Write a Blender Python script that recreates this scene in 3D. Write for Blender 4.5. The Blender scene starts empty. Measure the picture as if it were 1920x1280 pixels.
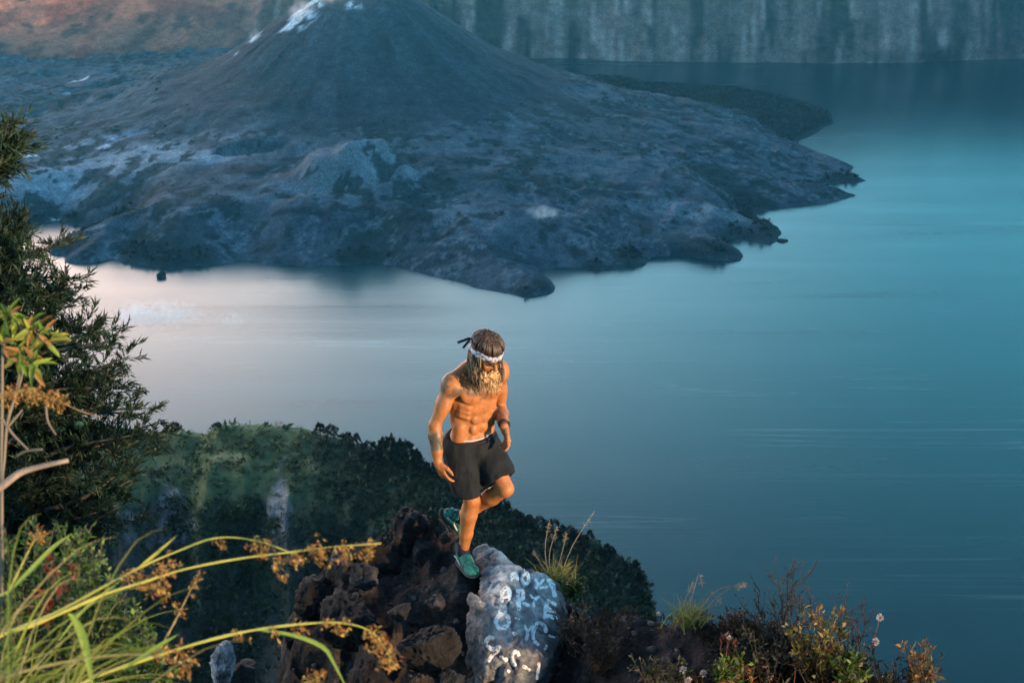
import bpy, bmesh, math, random
import numpy as np
from mathutils import Vector, Matrix

# ------------------------------------------------------------------ camera, sky, sun, exposure
SC = bpy.context.scene
COL = SC.collection
PITCH = math.radians(21.3)
F = 2667.0                                   # focal length in pixels of a 1920 wide frame
CAM = np.array([0.0, 0.0, 640.0])            # metres above the lake
cam_d = bpy.data.cameras.new('camera'); cam = bpy.data.objects.new('camera', cam_d); COL.objects.link(cam)
cam.location = CAM.tolist(); cam.rotation_euler = (math.pi / 2 - PITCH, 0, 0)
cam_d.sensor_width = 36.0; cam_d.lens = F * 36 / 1920
cam_d.clip_start = 0.1; cam_d.clip_end = 40000
cam_d.dof.use_dof = True; cam_d.dof.focus_distance = 9.3; cam_d.dof.aperture_fstop = 6.3
SC.camera = cam

SUN_AZ = math.radians(54)                    # to the right of straight behind the camera
SUN_EL = math.radians(9)
SUN_DIR = Vector((math.sin(SUN_AZ) * math.cos(SUN_EL), -math.cos(SUN_AZ) * math.cos(SUN_EL), math.sin(SUN_EL)))
sun_d = bpy.data.lights.new('sun', 'SUN'); sun = bpy.data.objects.new('sun', sun_d); COL.objects.link(sun)
sun.rotation_euler = SUN_DIR.to_track_quat('Z', 'Y').to_euler()
sun_d.energy = 3.2; sun_d.angle = math.radians(2.0); sun_d.color = (1.0, 0.66, 0.36)

world = bpy.data.worlds.new('World'); SC.world = world; world.use_nodes = True
wn = world.node_tree.nodes; wl = world.node_tree.links
bgn = wn['Background']
sky = wn.new('ShaderNodeTexSky'); sky.sky_type = 'NISHITA'; sky.sun_disc = False
sky.sun_elevation = SUN_EL; sky.sun_rotation = math.atan2(SUN_DIR.x, SUN_DIR.y)
sky.altitude = 2600; sky.air_density = 1.0; sky.dust_density = 0.3; sky.ozone_density = 1.4
# a broad, soft pink dusk belt low in the sky on the side the lake mirrors it from
tc = wn.new('ShaderNodeTexCoord')
sx = wn.new('ShaderNodeSeparateXYZ'); wl.new(tc.outputs['Generated'], sx.inputs[0])
lowb = wn.new('ShaderNodeMapRange'); lowb.interpolation_type = 'SMOOTHSTEP'
for i, q in ((1, 0.55), (2, 0.30), (3, 0.0), (4, 1.0)): lowb.inputs[i].default_value = q
wl.new(sx.outputs['Z'], lowb.inputs[0])
dp = wn.new('ShaderNodeVectorMath'); dp.operation = 'DOT_PRODUCT'
dp.inputs[1].default_value = Vector((-0.75, 0.66, 0.0)); wl.new(tc.outputs['Generated'], dp.inputs[0])
mr = wn.new('ShaderNodeMapRange'); mr.interpolation_type = 'SMOOTHSTEP'
mr.inputs[1].default_value = 0.56; mr.inputs[2].default_value = 0.92
wl.new(dp.outputs['Value'], mr.inputs[0])
hue = wn.new('ShaderNodeMix'); hue.data_type = 'RGBA'
hue.inputs[7].default_value = (30.0, 18.5, 12.5, 1)
el2 = wn.new('ShaderNodeMapRange'); el2.interpolation_type = 'SMOOTHSTEP'
for i, q in ((1, 0.44), (2, 0.28), (3, 0.0), (4, 1.0)): el2.inputs[i].default_value = q
wl.new(sx.outputs['Z'], el2.inputs[0])
pk = wn.new('ShaderNodeMath'); pk.operation = 'MULTIPLY'; wl.new(mr.outputs[0], pk.inputs[0]); wl.new(el2.outputs[0], pk.inputs[1])
wl.new(pk.outputs[0], hue.inputs[0])
az2 = wn.new('ShaderNodeMapRange'); az2.interpolation_type = 'SMOOTHSTEP'; az2.inputs[1].default_value = 0.36; az2.inputs[2].default_value = 0.70
wl.new(dp.outputs['Value'], az2.inputs[0])
cool = wn.new('ShaderNodeMix'); cool.data_type = 'RGBA'; cool.inputs[6].default_value = (0.0, 2.6, 3.1, 1); cool.inputs[7].default_value = (4.6, 8.4, 9.4, 1)
wl.new(az2.outputs[0], cool.inputs[0]); wl.new(cool.outputs[2], hue.inputs[6])
mx = wn.new('ShaderNodeMix'); mx.data_type = 'RGBA'; mx.blend_type = 'ADD'
wl.new(lowb.outputs[0], mx.inputs[0]); wl.new(sky.outputs[0], mx.inputs[6]); wl.new(hue.outputs[2], mx.inputs[7])
wl.new(mx.outputs[2], bgn.inputs[0]); bgn.inputs[1].default_value = 0.115

SC.view_settings.view_transform = 'Standard'; SC.view_settings.look = 'None'
SC.view_settings.exposure = 1.85; SC.view_settings.gamma = 1.0
SC.render.engine = 'CYCLES'
SC.cycles.use_denoising = True
SC.cycles.max_bounces = 6; SC.cycles.diffuse_bounces = 2; SC.cycles.glossy_bounces = 2
SC.cycles.transparent_max_bounces = 12; SC.cycles.volume_bounces = 3
SC.cycles.caustics_reflective = False; SC.cycles.caustics_refractive = False

# ------------------------------------------------------------------ helpers
rng = np.random.default_rng(7); random.seed(7)
FWD = np.array([0, math.cos(PITCH), -math.sin(PITCH)]); UPV = np.array([0, math.sin(PITCH), math.cos(PITCH)])
RGT = np.array([1.0, 0, 0])
def ray(u, v): return FWD + (u - 960) / F * RGT + (640 - v) / F * UPV
def P(u, v, d): return CAM + d * ray(u, v)                     # place seen at (u, v), d metres ahead
def G(u, v, z=0.0):                                            # place seen at (u, v) on level z
    r = ray(u, v); return CAM + r * ((z - CAM[2]) / r[2])
def PY(u, v, y):                                               # place seen at (u, v) at ground distance y
    r = ray(u, v); return CAM + r * (y / r[1])

def _h(ix, iy, iz, s):
    n = (ix * 374761393 + iy * 668265263 + iz * 2147483647 + s * 974711) & 0xffffffff
    n = ((n ^ (n >> 13)) * 1274126177) & 0xffffffff
    n = ((n ^ (n >> 16)) * 2246822519) & 0xffffffff
    return ((n ^ (n >> 15)) & 0xffff) / 32767.5 - 1.0
def noise3(p, s=0):
    p = np.asarray(p, float); f = np.floor(p); i = f.astype(np.int64); t = p - f
    t = t * t * t * (t * (t * 6 - 15) + 10)
    x, y, z = i[..., 0], i[..., 1], i[..., 2]; a, b, c = t[..., 0], t[..., 1], t[..., 2]
    def L(q, w, k): return q + (w - q) * k
    r = [[L(_h(x, y + j, z + k, s), _h(x + 1, y + j, z + k, s), a) for j in (0, 1)] for k in (0, 1)]
    return L(L(r[0][0], r[0][1], b), L(r[1][0], r[1][1], b), c)
def fbm(p, o=4, s=0, lac=2.03, g=0.5):
    p = np.asarray(p, float); v = 0; a = 1.0; tot = 0
    for k in range(o):
        v = v + a * noise3(p, s + k); tot += a; a *= g; p = p * lac + 17.3
    return v / tot
def fbm2(x, y, o=4, s=0): return fbm(np.stack([x, y, np.zeros_like(x) + 0.37], -1), o, s)
def ridged(p, o=4, s=0):
    p = np.asarray(p, float); v = 0; a = 1.0; tot = 0
    for k in range(o):
        v = v + a * (1 - 2 * np.abs(noise3(p, s + k))); tot += a; a *= 0.5; p = p * 2.1 + 9.1
    return v / tot
def sstep(a, b, x):
    t = np.clip((x - a) / (b - a), 0, 1); return t * t * (3 - 2 * t)

def new_obj(name, verts, faces, mat=None, parent=None, smooth=True, cols=None):
    me = bpy.data.meshes.new(name)
    verts = np.asarray(verts, np.float32).reshape(-1, 3)
    if isinstance(faces, np.ndarray):
        n, k = faces.shape
        me.vertices.add(len(verts)); me.vertices.foreach_set('co', verts.ravel())
        me.loops.add(n * k); me.loops.foreach_set('vertex_index', faces.astype(np.int32).ravel())
        me.polygons.add(n); me.polygons.foreach_set('loop_start', np.arange(0, n * k, k, dtype=np.int32))
        me.update(calc_edges=True)
    else:
        me.from_pydata(verts.tolist(), [], [list(map(int, f)) for f in faces])
    me.validate()
    if smooth: me.polygons.foreach_set('use_smooth', np.ones(len(me.polygons), bool))
    if cols is not None:
        a = me.color_attributes.new('Col', 'FLOAT_COLOR', 'POINT')
        c = np.ones((len(verts), 4), np.float32); c[:, :cols.shape[1]] = cols
        a.data.foreach_set('color', c.ravel())
    o = bpy.data.objects.new(name, me); COL.objects.link(o)
    if mat: me.materials.append(mat)
    if parent is not None: o.parent = parent
    return o
def grid_faces(nu, nv):
    i = np.arange(nu * nv).reshape(nu, nv)
    return np.stack([i[:-1, :-1].ravel(), i[1:, :-1].ravel(), i[1:, 1:].ravel(), i[:-1, 1:].ravel()], 1)
def tag(o, label=None, cat=None, group=None, kind=None):
    if label: o['label'] = label
    if cat: o['category'] = cat
    if group: o['group'] = group
    if kind: o['kind'] = kind
    return o
def empty(name, loc):
    o = bpy.data.objects.new(name, None); COL.objects.link(o); o.location = [float(c) for c in loc]
    o.empty_display_size = 0.1
    return o
class MB:
    """collects shapes in world space; build() links them as one mesh (local to its parent)"""
    def __init__(s): s.v = []; s.f = []; s.c = []; s.n = 0
    def add(s, v, f, col=None):
        v = np.asarray(v, float).reshape(-1, 3)
        s.v.append(v); s.f.extend([tuple(int(i) + s.n for i in q) for q in f]); s.n += len(v)
        s.c.append(np.tile(np.asarray(col if col is not None else (1, 1, 1), float)[:3], (len(v), 1)))
    def tube(s, pts, rad, n=6, col=None, cap=True):
        pts = np.asarray(pts, float); m = len(pts)
        rad = np.broadcast_to(np.asarray(rad, float), (m,))
        t = np.gradient(pts, axis=0); t /= np.linalg.norm(t, axis=1, keepdims=True) + 1e-9
        ref = np.array([0.31, 0.17, 0.93]); vs = []
        for k in range(m):
            a = np.cross(t[k], ref); a /= np.linalg.norm(a) + 1e-9; b = np.cross(t[k], a)
            ang = np.arange(n) * 2 * math.pi / n
            vs.append(pts[k] + rad[k] * (np.cos(ang)[:, None] * a + np.sin(ang)[:, None] * b))
        v = np.concatenate(vs); f = []
        for k in range(m - 1):
            for j in range(n):
                f.append((k * n + j, k * n + (j + 1) % n, (k + 1) * n + (j + 1) % n, (k + 1) * n + j))
        if cap: f.append(tuple(range(n))[::-1]); f.append(tuple((m - 1) * n + j for j in range(n)))
        s.add(v, f, col)
    def leaf(s, p, d, up, L, W, col=None, fold=0.25, curl=0.0):
        d = np.asarray(d, float); d = d / (np.linalg.norm(d) + 1e-9)
        sd = np.cross(d, up); sd = sd / (np.linalg.norm(sd) + 1e-9); nn = np.cross(sd, d)
        q = [p, p + d * L * .35 + sd * W * .5 + nn * W * fold, p + d * L * .75 + sd * W * .36 + nn * (W * fold - curl * L * .4),
             p + d * L - nn * curl * L, p + d * L * .75 - sd * W * .36 + nn * (W * fold - curl * L * .4), p + d * L * .35 - sd * W * .5 + nn * W * fold,
             p + d * L * .5 - nn * curl * L * .15]
        s.add(q, [(0, 1, 6), (1, 2, 6), (2, 3, 6), (3, 4, 6), (4, 5, 6), (5, 0, 6)], col)
    def build(s, name, mat, parent=None, smooth=True):
        v = np.concatenate(s.v); c = np.concatenate(s.c)
        if parent is not None:
            q = parent
            while q is not None: v = v - np.array(q.location); q = q.parent
        return new_obj(name, v, s.f, mat, parent, smooth, c)
def bez(pts, n=24):
    """smooth curve through the points"""
    pts = np.asarray(pts, float); m = len(pts)
    ext = np.vstack([2 * pts[0] - pts[1], pts, 2 * pts[-1] - pts[-2]]); out = []
    for k in range(m - 1):
        p0, p1, p2, p3 = ext[k:k + 4]
        for t in np.linspace(0, 1, max(2, n // (m - 1)), endpoint=False):
            out.append(.5 * (2 * p1 + (p2 - p0) * t + (2 * p0 - 5 * p1 + 4 * p2 - p3) * t * t + (3 * p1 - p0 - 3 * p2 + p3) * t ** 3))
    out.append(pts[-1]); return np.array(out)
def icoball(sub=1):
    bm = bmesh.new(); bmesh.ops.create_icosphere(bm, subdivisions=sub, radius=1.0)
    v = np.array([x.co[:] for x in bm.verts]); f = [tuple(q.index for q in x.verts) for x in bm.faces]; bm.free()
    return v, f

class NT:
    """small node-tree builder"""
    def __init__(s, name):
        s.m = bpy.data.materials.new(name); s.m.use_nodes = True; s.t = s.m.node_tree
        s.b = s.t.nodes['Principled BSDF']; s.o = s.t.nodes['Material Output']
    def n(s, typ, **kw):
        x = s.t.nodes.new(typ)
        for k, v in kw.items(): setattr(x, k, v)
        return x
    def l(s, a, b): s.t.links.new(a, b)
    def coord(s, scale=(1, 1, 1), out='Object'):
        c = s.n('ShaderNodeTexCoord'); m = s.n('ShaderNodeMapping'); m.inputs['Scale'].default_value = scale
        s.l(c.outputs[out], m.inputs[0]); return m.outputs[0]
    def noise(s, vec, scale, detail=6, rough=0.6, dist=0.0):
        x = s.n('ShaderNodeTexNoise'); x.inputs['Scale'].default_value = scale; x.inputs['Detail'].default_value = detail
        x.inputs['Roughness'].default_value = rough; x.inputs['Distortion'].default_value = dist
        s.l(vec, x.inputs['Vector']); return x.outputs['Fac']
    def ramp(s, fac, stops):
        x = s.n('ShaderNodeValToRGB'); e = x.color_ramp.elements
        while len(e) < len(stops): e.new(0.5)
        for q, (p, c) in zip(e, stops): q.position = p; q.color = (*c, 1) if len(c) == 3 else c
        s.l(fac, x.inputs[0]); return x.outputs[0]
    def mix(s, fac, a, b, mode='MIX'):
        x = s.n('ShaderNodeMix', data_type='RGBA', blend_type=mode)
        for i, q in ((0, fac), (6, a), (7, b)):
            if hasattr(q, 'is_linked'): s.l(q, x.inputs[i])
            elif i == 0: x.inputs[0].default_value = q
            else: x.inputs[i].default_value = (*q, 1)
        return x.outputs[2]
    def attr(s, name='Col'):
        x = s.n('ShaderNodeAttribute'); x.attribute_name = name; return x.outputs['Color']
    def bump(s, h, strength=0.5, dist=0.1, prev=None):
        x = s.n('ShaderNodeBump'); x.inputs['Strength'].default_value = strength; x.inputs['Distance'].default_value = dist
        s.l(h, x.inputs['Height'])
        if prev is not None: s.l(prev, x.inputs['Normal'])
        return x.outputs[0]
    def fin(s, col=None, rough=0.85, normal=None, spec=0.3, sub=None, trans=None):
        if col is not None:
            if hasattr(col, 'is_linked'): s.l(col, s.b.inputs['Base Color'])
            else: s.b.inputs['Base Color'].default_value = (*col, 1)
        s.b.inputs['Roughness'].default_value = rough; s.b.inputs['Specular IOR Level'].default_value = spec
        if normal is not None: s.l(normal, s.b.inputs['Normal'])
        return s.m
def leaf_mat(name, tint=(1, 1, 1), trans=0.35, rough=0.55, var=0.35):
    """two-sided foliage: vertex colour, per-leaf noise, light passing through the blade"""
    k = NT(name); c = k.attr(); vec = k.coord()
    n = k.noise(vec, 9.0, 3); c2 = k.mix(1.0, c, tint, 'MULTIPLY')
    dark = k.mix(1.0, c2, (1 - var,) * 3, 'MULTIPLY'); col = k.mix(n, dark, c2)
    k.fin(col, rough, spec=0.25)
    tr = k.n('ShaderNodeBsdfTranslucent'); k.l(col, tr.inputs['Color'])
    ms = k.n('ShaderNodeMixShader'); ms.inputs[0].default_value = trans
    k.l(k.b.outputs[0], ms.inputs[1]); k.l(tr.outputs[0], ms.inputs[2]); k.l(ms.outputs[0], k.o.inputs['Surface'])
    return k.m

# ------------------------------------------------------------------ the setting: lake, volcano, crater walls
def seg_dist(px, py, poly):
    """signed distance to a closed polygon, positive inside"""
    d2 = np.full(px.shape, 1e18); ins = np.zeros(px.shape, bool); n = len(poly)
    for i in range(n):
        ax, ay = poly[i]; bx, by = poly[(i + 1) % n]
        ex, ey = bx - ax, by - ay; wx, wy = px - ax, py - ay
        t = np.clip((wx * ex + wy * ey) / (ex * ex + ey * ey + 1e-9), 0, 1)
        d2 = np.minimum(d2, (wx - ex * t) ** 2 + (wy - ey * t) ** 2)
        c = ((ay > py) != (by > py)) & (px < ex * (py - ay) / (by - ay + 1e-12) + ax); ins ^= c
    return np.where(ins, 1, -1) * np.sqrt(d2)

shore_px = [(-420, 470), (-150, 440), (40, 428), (107, 411), (130, 422), (188, 428), (150, 436), (83, 465), (92, 477), (130, 479), (120, 492),
    (165, 495), (215, 485), (232, 495), (280, 500), (320, 505), (360, 500), (430, 496), (450, 485), (500, 497), (575, 500), (650, 497),
    (700, 492), (760, 502), (820, 518), (880, 535), (925, 545), (985, 557), (1036, 551), (1038, 538), (1014, 508), (1062, 501), (1134, 506),
    (1207, 498), (1225, 480), (1273, 477), (1334, 488), (1394, 490), (1396, 479), (1364, 456), (1400, 450), (1449, 457), (1464, 438),
    (1455, 426), (1425, 417), (1415, 399), (1485, 387), (1563, 378), (1603, 367), (1563, 357), (1503, 348), (1630, 340), (1594, 329),
    (1597, 313), (1545, 292), (1497, 275), (1500, 264), (1562, 232)]
poly = [tuple(G(u, v, 0)[:2]) for u, v in shore_px] + [tuple(G(u, v, 14)[:2]) for u, v in
    [(1556, 196), (1455, 168), (1334, 154), (1122, 144), (1014, 137)]] + [(30, 3420), (-60, 3700), (-2100, 3700), (-2100, 2300)]

CONE = (-285.0, 2740.0)
def pen_mask(x, y): return sstep(-15, 30, y - np.interp(x, [0, 150, 300, 455, 540, 650], [2850, 2830, 2800, 2740, 2680, 2590]) + 25 * fbm2(x / 50, y / 50, 2, 44)) * sstep(10, 60, x)
def land_height(x, y):
    wob = fbm2(x / 60, y / 60, 4, 3) * 7 + fbm2(x / 17, y / 17, 3, 5) * 4
    d = seg_dist(x, y, poly) + wob
    dd = np.maximum(d, 0)
    low = 5 * (1 - np.exp(-dd / 10)) + 12 * (1 - np.exp(-dd / 60)) + 16 * (1 - np.exp(-dd / 200))
    rough = fbm2(x / 110, y / 110, 5, 11) * 13 + ridged(np.stack([x / 45, y / 45, x * 0], -1), 3, 31) * 3.2
    plain = sstep(-300, -480, x) * sstep(2700, 2560, y)
    h = low + rough * (1.4 - 1.1 * plain) * sstep(0, 90, dd)
    ra_ = np.hypot(x - CONE[0], y - CONE[1]); an_ = np.arctan2(y - CONE[1], x - CONE[0]) + .25 * fbm2(x / 300, y / 300, 3, 13)
    flow = ridged(np.stack([an_ * 5.5, ra_ / 420, x * 0], -1), 4, 33)
    aa_m = sstep(-.1, .2, fbm2(x / 150, y / 150, 3, 37)); h = h + (1 - .8 * plain) * sstep(0, 40, dd) * (ridged(np.stack([x / 16, y / 16, x * 0], -1), 3, 38) * 1.6 * aa_m + fbm2(x / 9, y / 9, 2, 39) * 1.0)
    h = h + flow * 7 * sstep(280, 520, ra_) * sstep(0, 120, dd)
    # cone
    rx, ry = x - CONE[0], y - CONE[1]; r = np.hypot(rx, ry); a = np.arctan2(ry, rx)
    r = r * (1 + 0.05 * fbm2(np.cos(a) * 1.6 + 3, np.sin(a) * 1.6, 3, 21)) + 6 * fbm2(a * 9 + .8 * fbm2(x / 120, y / 120, 2, 18), r * 0.004, 4, 8) * sstep(60, 160, r)
    pr = np.interp(r, [0, 45, 70, 82, 150, 260, 345, 500, 780, 960, 1200], [236, 246, 270, 273, 228, 157, 116, 68, 18, 2, 0])
    pl = np.interp(r, [0, 45, 70, 82, 150, 260, 345, 450, 600, 900, 1200], [236, 246, 270, 273, 228, 157, 104, 62, 30, 8, 0])
    w = sstep(-1.05, 0.15, np.where(np.cos(a) > -2, np.cos(a) + 0.25 * np.sin(a), 0) - 0.0)
    side = sstep(-0.85, -0.05, np.cos(a))
    cone = pl + (pr - pl) * side
    cone_mask = sstep(0, 120, dd)
    side = sstep(-0.85, -0.05, np.cos(a))
    h = h * (1 - 0.85 * np.maximum(sstep(430, 250, r), sstep(850, 320, r) * side * .8)) + cone * cone_mask
    # old lava dome in front of the cone, and a dark gully beside it
    for (cx, cy, ax, ay, ang, hh) in DOMES:
        ca, sa = math.cos(ang), math.sin(ang); qx = (x - cx) * ca + (y - cy) * sa; qy = -(x - cx) * sa + (y - cy) * ca
        q = np.sqrt((qx / ax) ** 2 + (qy / ay) ** 2)
        h = h + hh * sstep(1.0, 0.45, q)
    cq = np.hypot(x - c5[0], y - c5[1]) / 46; h = h + 13 * np.exp(-((cq - 1) / .28) ** 2) - 9 * sstep(.9, .3, cq)
    h = h * (1 - .45 * pen_mask(x, y))
    # left flats are smoother and lie low
    return np.where(d > 0, h + 0.6, np.maximum(-6, d * 0.4)), d
c1 = G(655, 300, 95); c2 = G(480, 310, 60); c3 = G(1000, 440, 20); c4 = G(1250, 455, 12); c5 = G(705, 290, 110)
DOMES = [(c1[0], c1[1], 105, 75, 0.35, 38), (c2[0], c2[1], 75, 30, 0.15, -14), (c3[0], c3[1], 150, 40, -0.6, 9), (c4[0], c4[1], 120, 45, -0.4, 8)]

NX, NY = 600, 540
gx = np.linspace(-1750, 1000, NX); gy = np.linspace(1690, 3660, NY)
X, Y = np.meshgrid(gx, gy, indexing='ij')
H, D = land_height(X, Y)
def land_z(x, y):
    fx = np.clip((np.asarray(x) - gx[0]) / (gx[1] - gx[0]), 0, NX - 1.001); fy = np.clip((np.asarray(y) - gy[0]) / (gy[1] - gy[0]), 0, NY - 1.001)
    i = fx.astype(int); j = fy.astype(int); a = fx - i; b = fy - j
    return (H[i, j] * (1 - a) + H[i + 1, j] * a) * (1 - b) + (H[i, j + 1] * (1 - a) + H[i + 1, j + 1] * a) * b
def hit(u, v):
    r = ray(u, v); t = np.linspace(1700, 3900, 2200); p = CAM + t[:, None] * r
    z = land_z(p[:, 0], p[:, 1]); k = np.argmax(p[:, 2] < z)
    return p[k] if p[k, 2] < z[k] else G(u, v)

def splat(u, v, ru, rv, pw=1.0, wob=0.5, s=0, rot=0.0):
    """soft patch of ground round a place, ru metres across and rv metres deep"""
    p = hit(u, v); c, q = math.cos(rot), math.sin(rot)
    dx = (X - p[0]) * c + (Y - p[1]) * q; dy = -(X - p[0]) * q + (Y - p[1]) * c
    d = np.sqrt((dx / ru) ** 2 + (dy / rv) ** 2) + wob * fbm2(X / 40, Y / 40, 4, 50 + s)
    return sstep(1.0, 0.35, d) * pw
def lay(c, m, col): return c * (1 - m[..., None]) + np.array(col) * m[..., None]
rr = np.hypot(X - CONE[0], Y - CONE[1]); aa = np.arctan2(Y - CONE[1], X - CONE[0])
C = np.zeros(X.shape + (3,)) + np.array((0.050, 0.056, 0.060))
nA = fbm2(X / 130, Y / 130, 5, 60); nB = fbm2(X / 30, Y / 60, 4, 70); nC = fbm2(X / 14, Y / 14, 3, 75)
C = lay(C, sstep(-0.1, 0.55, nB + 0.3 * nC) * 0.6, (0.10, 0.105, 0.108))
C = lay(C, sstep(0.05, 0.45, nA + 0.35 * nB) * 0.9, (0.020, 0.028, 0.025))
fl_ = ridged(np.stack([(aa + .25 * fbm2(X / 300, Y / 300, 3, 13)) * 5.5, rr / 420, X * 0], -1), 4, 33)
C = lay(C, sstep(.15, .6, fl_ + .3 * nC) * .35, (0.12, 0.125, 0.128))
C = lay(C, sstep(-.05, -.5, fl_ + .3 * nC) * .6, (0.020, 0.025, 0.026))
for (u, v, ru, rv, w, k) in [(200, 305, 330, 60, .95, 1), (60, 335, 300, 70, .85, 2), (400, 290, 120, 34, .9, 3), (160, 268, 200, 22, .7, 12), (120, 375, 240, 60, .5, 13)]:
    C = lay(C, splat(u, v, ru, rv, w, .45, k, 0.12), (0.25, 0.25, 0.245))
C = lay(C, splat(685, 290, 115, 75, .8, .3, 4, .3), (0.21, 0.205, 0.20))
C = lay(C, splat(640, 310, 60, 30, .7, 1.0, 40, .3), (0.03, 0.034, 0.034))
C = lay(C, splat(610, 345, 190, 60, .6, .5, 5, .1), (0.16, 0.165, 0.16))
C = lay(C, splat(1290, 395, 170, 40, .7, .5, 6), (0.18, 0.185, 0.18))
C = lay(C, splat(860, 400, 90, 40, .6, .5, 7, -.6), (0.18, 0.185, 0.18))
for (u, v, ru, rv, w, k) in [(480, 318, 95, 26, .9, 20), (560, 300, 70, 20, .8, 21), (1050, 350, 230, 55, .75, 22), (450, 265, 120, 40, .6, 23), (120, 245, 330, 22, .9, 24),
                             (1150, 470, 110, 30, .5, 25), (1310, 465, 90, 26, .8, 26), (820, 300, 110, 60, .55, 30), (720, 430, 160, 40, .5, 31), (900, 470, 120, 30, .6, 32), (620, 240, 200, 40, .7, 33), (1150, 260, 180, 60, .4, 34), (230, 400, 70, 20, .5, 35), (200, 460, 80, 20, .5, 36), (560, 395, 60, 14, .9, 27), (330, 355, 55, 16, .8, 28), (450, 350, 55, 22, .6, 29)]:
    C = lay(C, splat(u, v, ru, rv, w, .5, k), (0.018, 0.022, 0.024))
sp = fbm2(X / 22, Y / 22, 3, 95); sp2 = fbm2(X / 160, Y / 160, 3, 96)
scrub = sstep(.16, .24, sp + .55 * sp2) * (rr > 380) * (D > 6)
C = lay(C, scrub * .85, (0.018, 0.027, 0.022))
edge = sstep(.02, .06, fl_ + .25 * nC) * sstep(.16, .10, fl_ + .25 * nC) * (rr > 400)
C = lay(C, edge * .5, (0.17, 0.175, 0.175))
# cone ash: streaks that run down the slope
cone_m = sstep(470, 330, rr + 60 * fbm2(X / 90, Y / 90, 3, 90))
st = fbm2(aa * 14 + .6 * fbm2(X / 90, Y / 90, 3, 19), rr * 0.006, 5, 91) + .5 * fbm2(X / 25, Y / 25, 3, 92)
ash = np.array((0.034, 0.037, 0.041))[None, None] * (1 + 0.6 * st[..., None])
C = C * (1 - cone_m[..., None]) + ash * cone_m[..., None]
C = lay(C, cone_m * sstep(120, 40, np.abs((aa + 1.75) * rr - 0)) * sstep(330, 90, rr) * 0.35, (0.085, 0.09, 0.095))
# wooded headland and shore fringe
pen = pen_mask(X, Y)
C = lay(C, pen * 0.95, (0.016, 0.022, 0.020))
fr = sstep(60, 5, D + 30 * nB) * (D > 0)
C = lay(C, fr * sstep(-0.2, 0.3, nA + .4 * fbm2(X / 200, Y / 200, 2, 99)) * .85, (0.018, 0.027, 0.022))
# pale mineral deposits
for (u, v, ru, rv, k) in [(438, 106, 20, 16, 1), (428, 100, 10, 8, 2), (478, 70, 20, 22, 3), (560, 38, 36, 34, 4), (585, 14, 36, 30, 5), (545, 48, 20, 20, 6), (665, 12, 20, 15, 15),
                          (205, 272, 26, 14, 7), (190, 278, 14, 7, 8), (215, 262, 18, 8, 9), (42, 292, 42, 9, 10), (150, 152, 26, 16, 11), (120, 175, 22, 8, 12), (104, 415, 14, 5, 13), (170, 430, 30, 4, 14)]:
    C = lay(C, splat(u, v, ru, rv, .95, 0.95, 100 + k) * sstep(-.25, .25, fbm2(X / 13, Y / 10, 3, 170 + k)), (0.62, 0.60, 0.58))
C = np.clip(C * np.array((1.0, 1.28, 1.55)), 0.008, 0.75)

k = NT('volcano_ground'); vec = k.coord()
n1 = k.noise(vec, 0.06, 8, 0.68); n2 = k.noise(vec, 0.35, 4, 0.6)
col = k.mix(1.0, k.attr(), k.ramp(n1, [(0.3, (.55, .56, .58)), (0.5, (1, 1, 1)), (0.7, (1.55, 1.55, 1.52))]), 'MULTIPLY')
col = k.mix(1.0, col, k.ramp(n2, [(0.3, (.5, .5, .5)), (0.7, (1.6, 1.6, 1.6))]), 'MULTIPLY')
M_LAND = k.fin(col, 0.95, k.bump(n1, 1.0, 9.0, k.bump(n2, .8, 2.0)), spec=0.1)
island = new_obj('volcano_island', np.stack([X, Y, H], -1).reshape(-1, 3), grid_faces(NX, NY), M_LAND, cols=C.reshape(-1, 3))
tag(island, kind='structure')

# lake
k = NT('lake_water'); vec = k.coord((1, 1, 1))
vs = k.coord((0.0012, 0.012, 1))
streak = k.noise(vs, 1.0, 5, 0.55, 0.6); rip = k.noise(k.coord((0.25, 0.6, 1)), 1.0, 3, 0.5); swell = k.noise(vec, 0.004, 3)
strk = k.ramp(k.noise(k.coord((0.0007, 0.022, 1)), 1.0, 3, .5, 1.2), [(.50, (0, 0, 0)), (.515, (1, 1, 1)), (.53, (0, 0, 0))]); msk = k.ramp(k.noise(k.coord((0.002, 0.004, 1)), 1.0, 2), [(.45, (0, 0, 0)), (.62, (.55, .55, .55))])
strk = k.mix(1.0, strk, msk, 'MULTIPLY')
k.fin(k.mix(strk, k.mix(swell, (0.0005, 0.028, 0.032), (0.0005, 0.034, 0.039)), (.11, .15, .16)), 0.12, k.bump(rip, 0.035, 0.4), spec=0.5)
k.b.inputs['IOR'].default_value = 1.33
rg = k.ramp(streak, [(0.35, (.21,) * 3), (0.6, (.25,) * 3), (0.72, (.31,) * 3)]); k.l(rg, k.b.inputs['Roughness'])
M_WATER = k.m
lake = new_obj('lake', [(-9000, 300, 0), (9000, 300, 0), (9000, 9000, 0), (-9000, 9000, 0)], [(0, 1, 2, 3)], M_WATER, smooth=False)
tag(lake, kind='structure')

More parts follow.
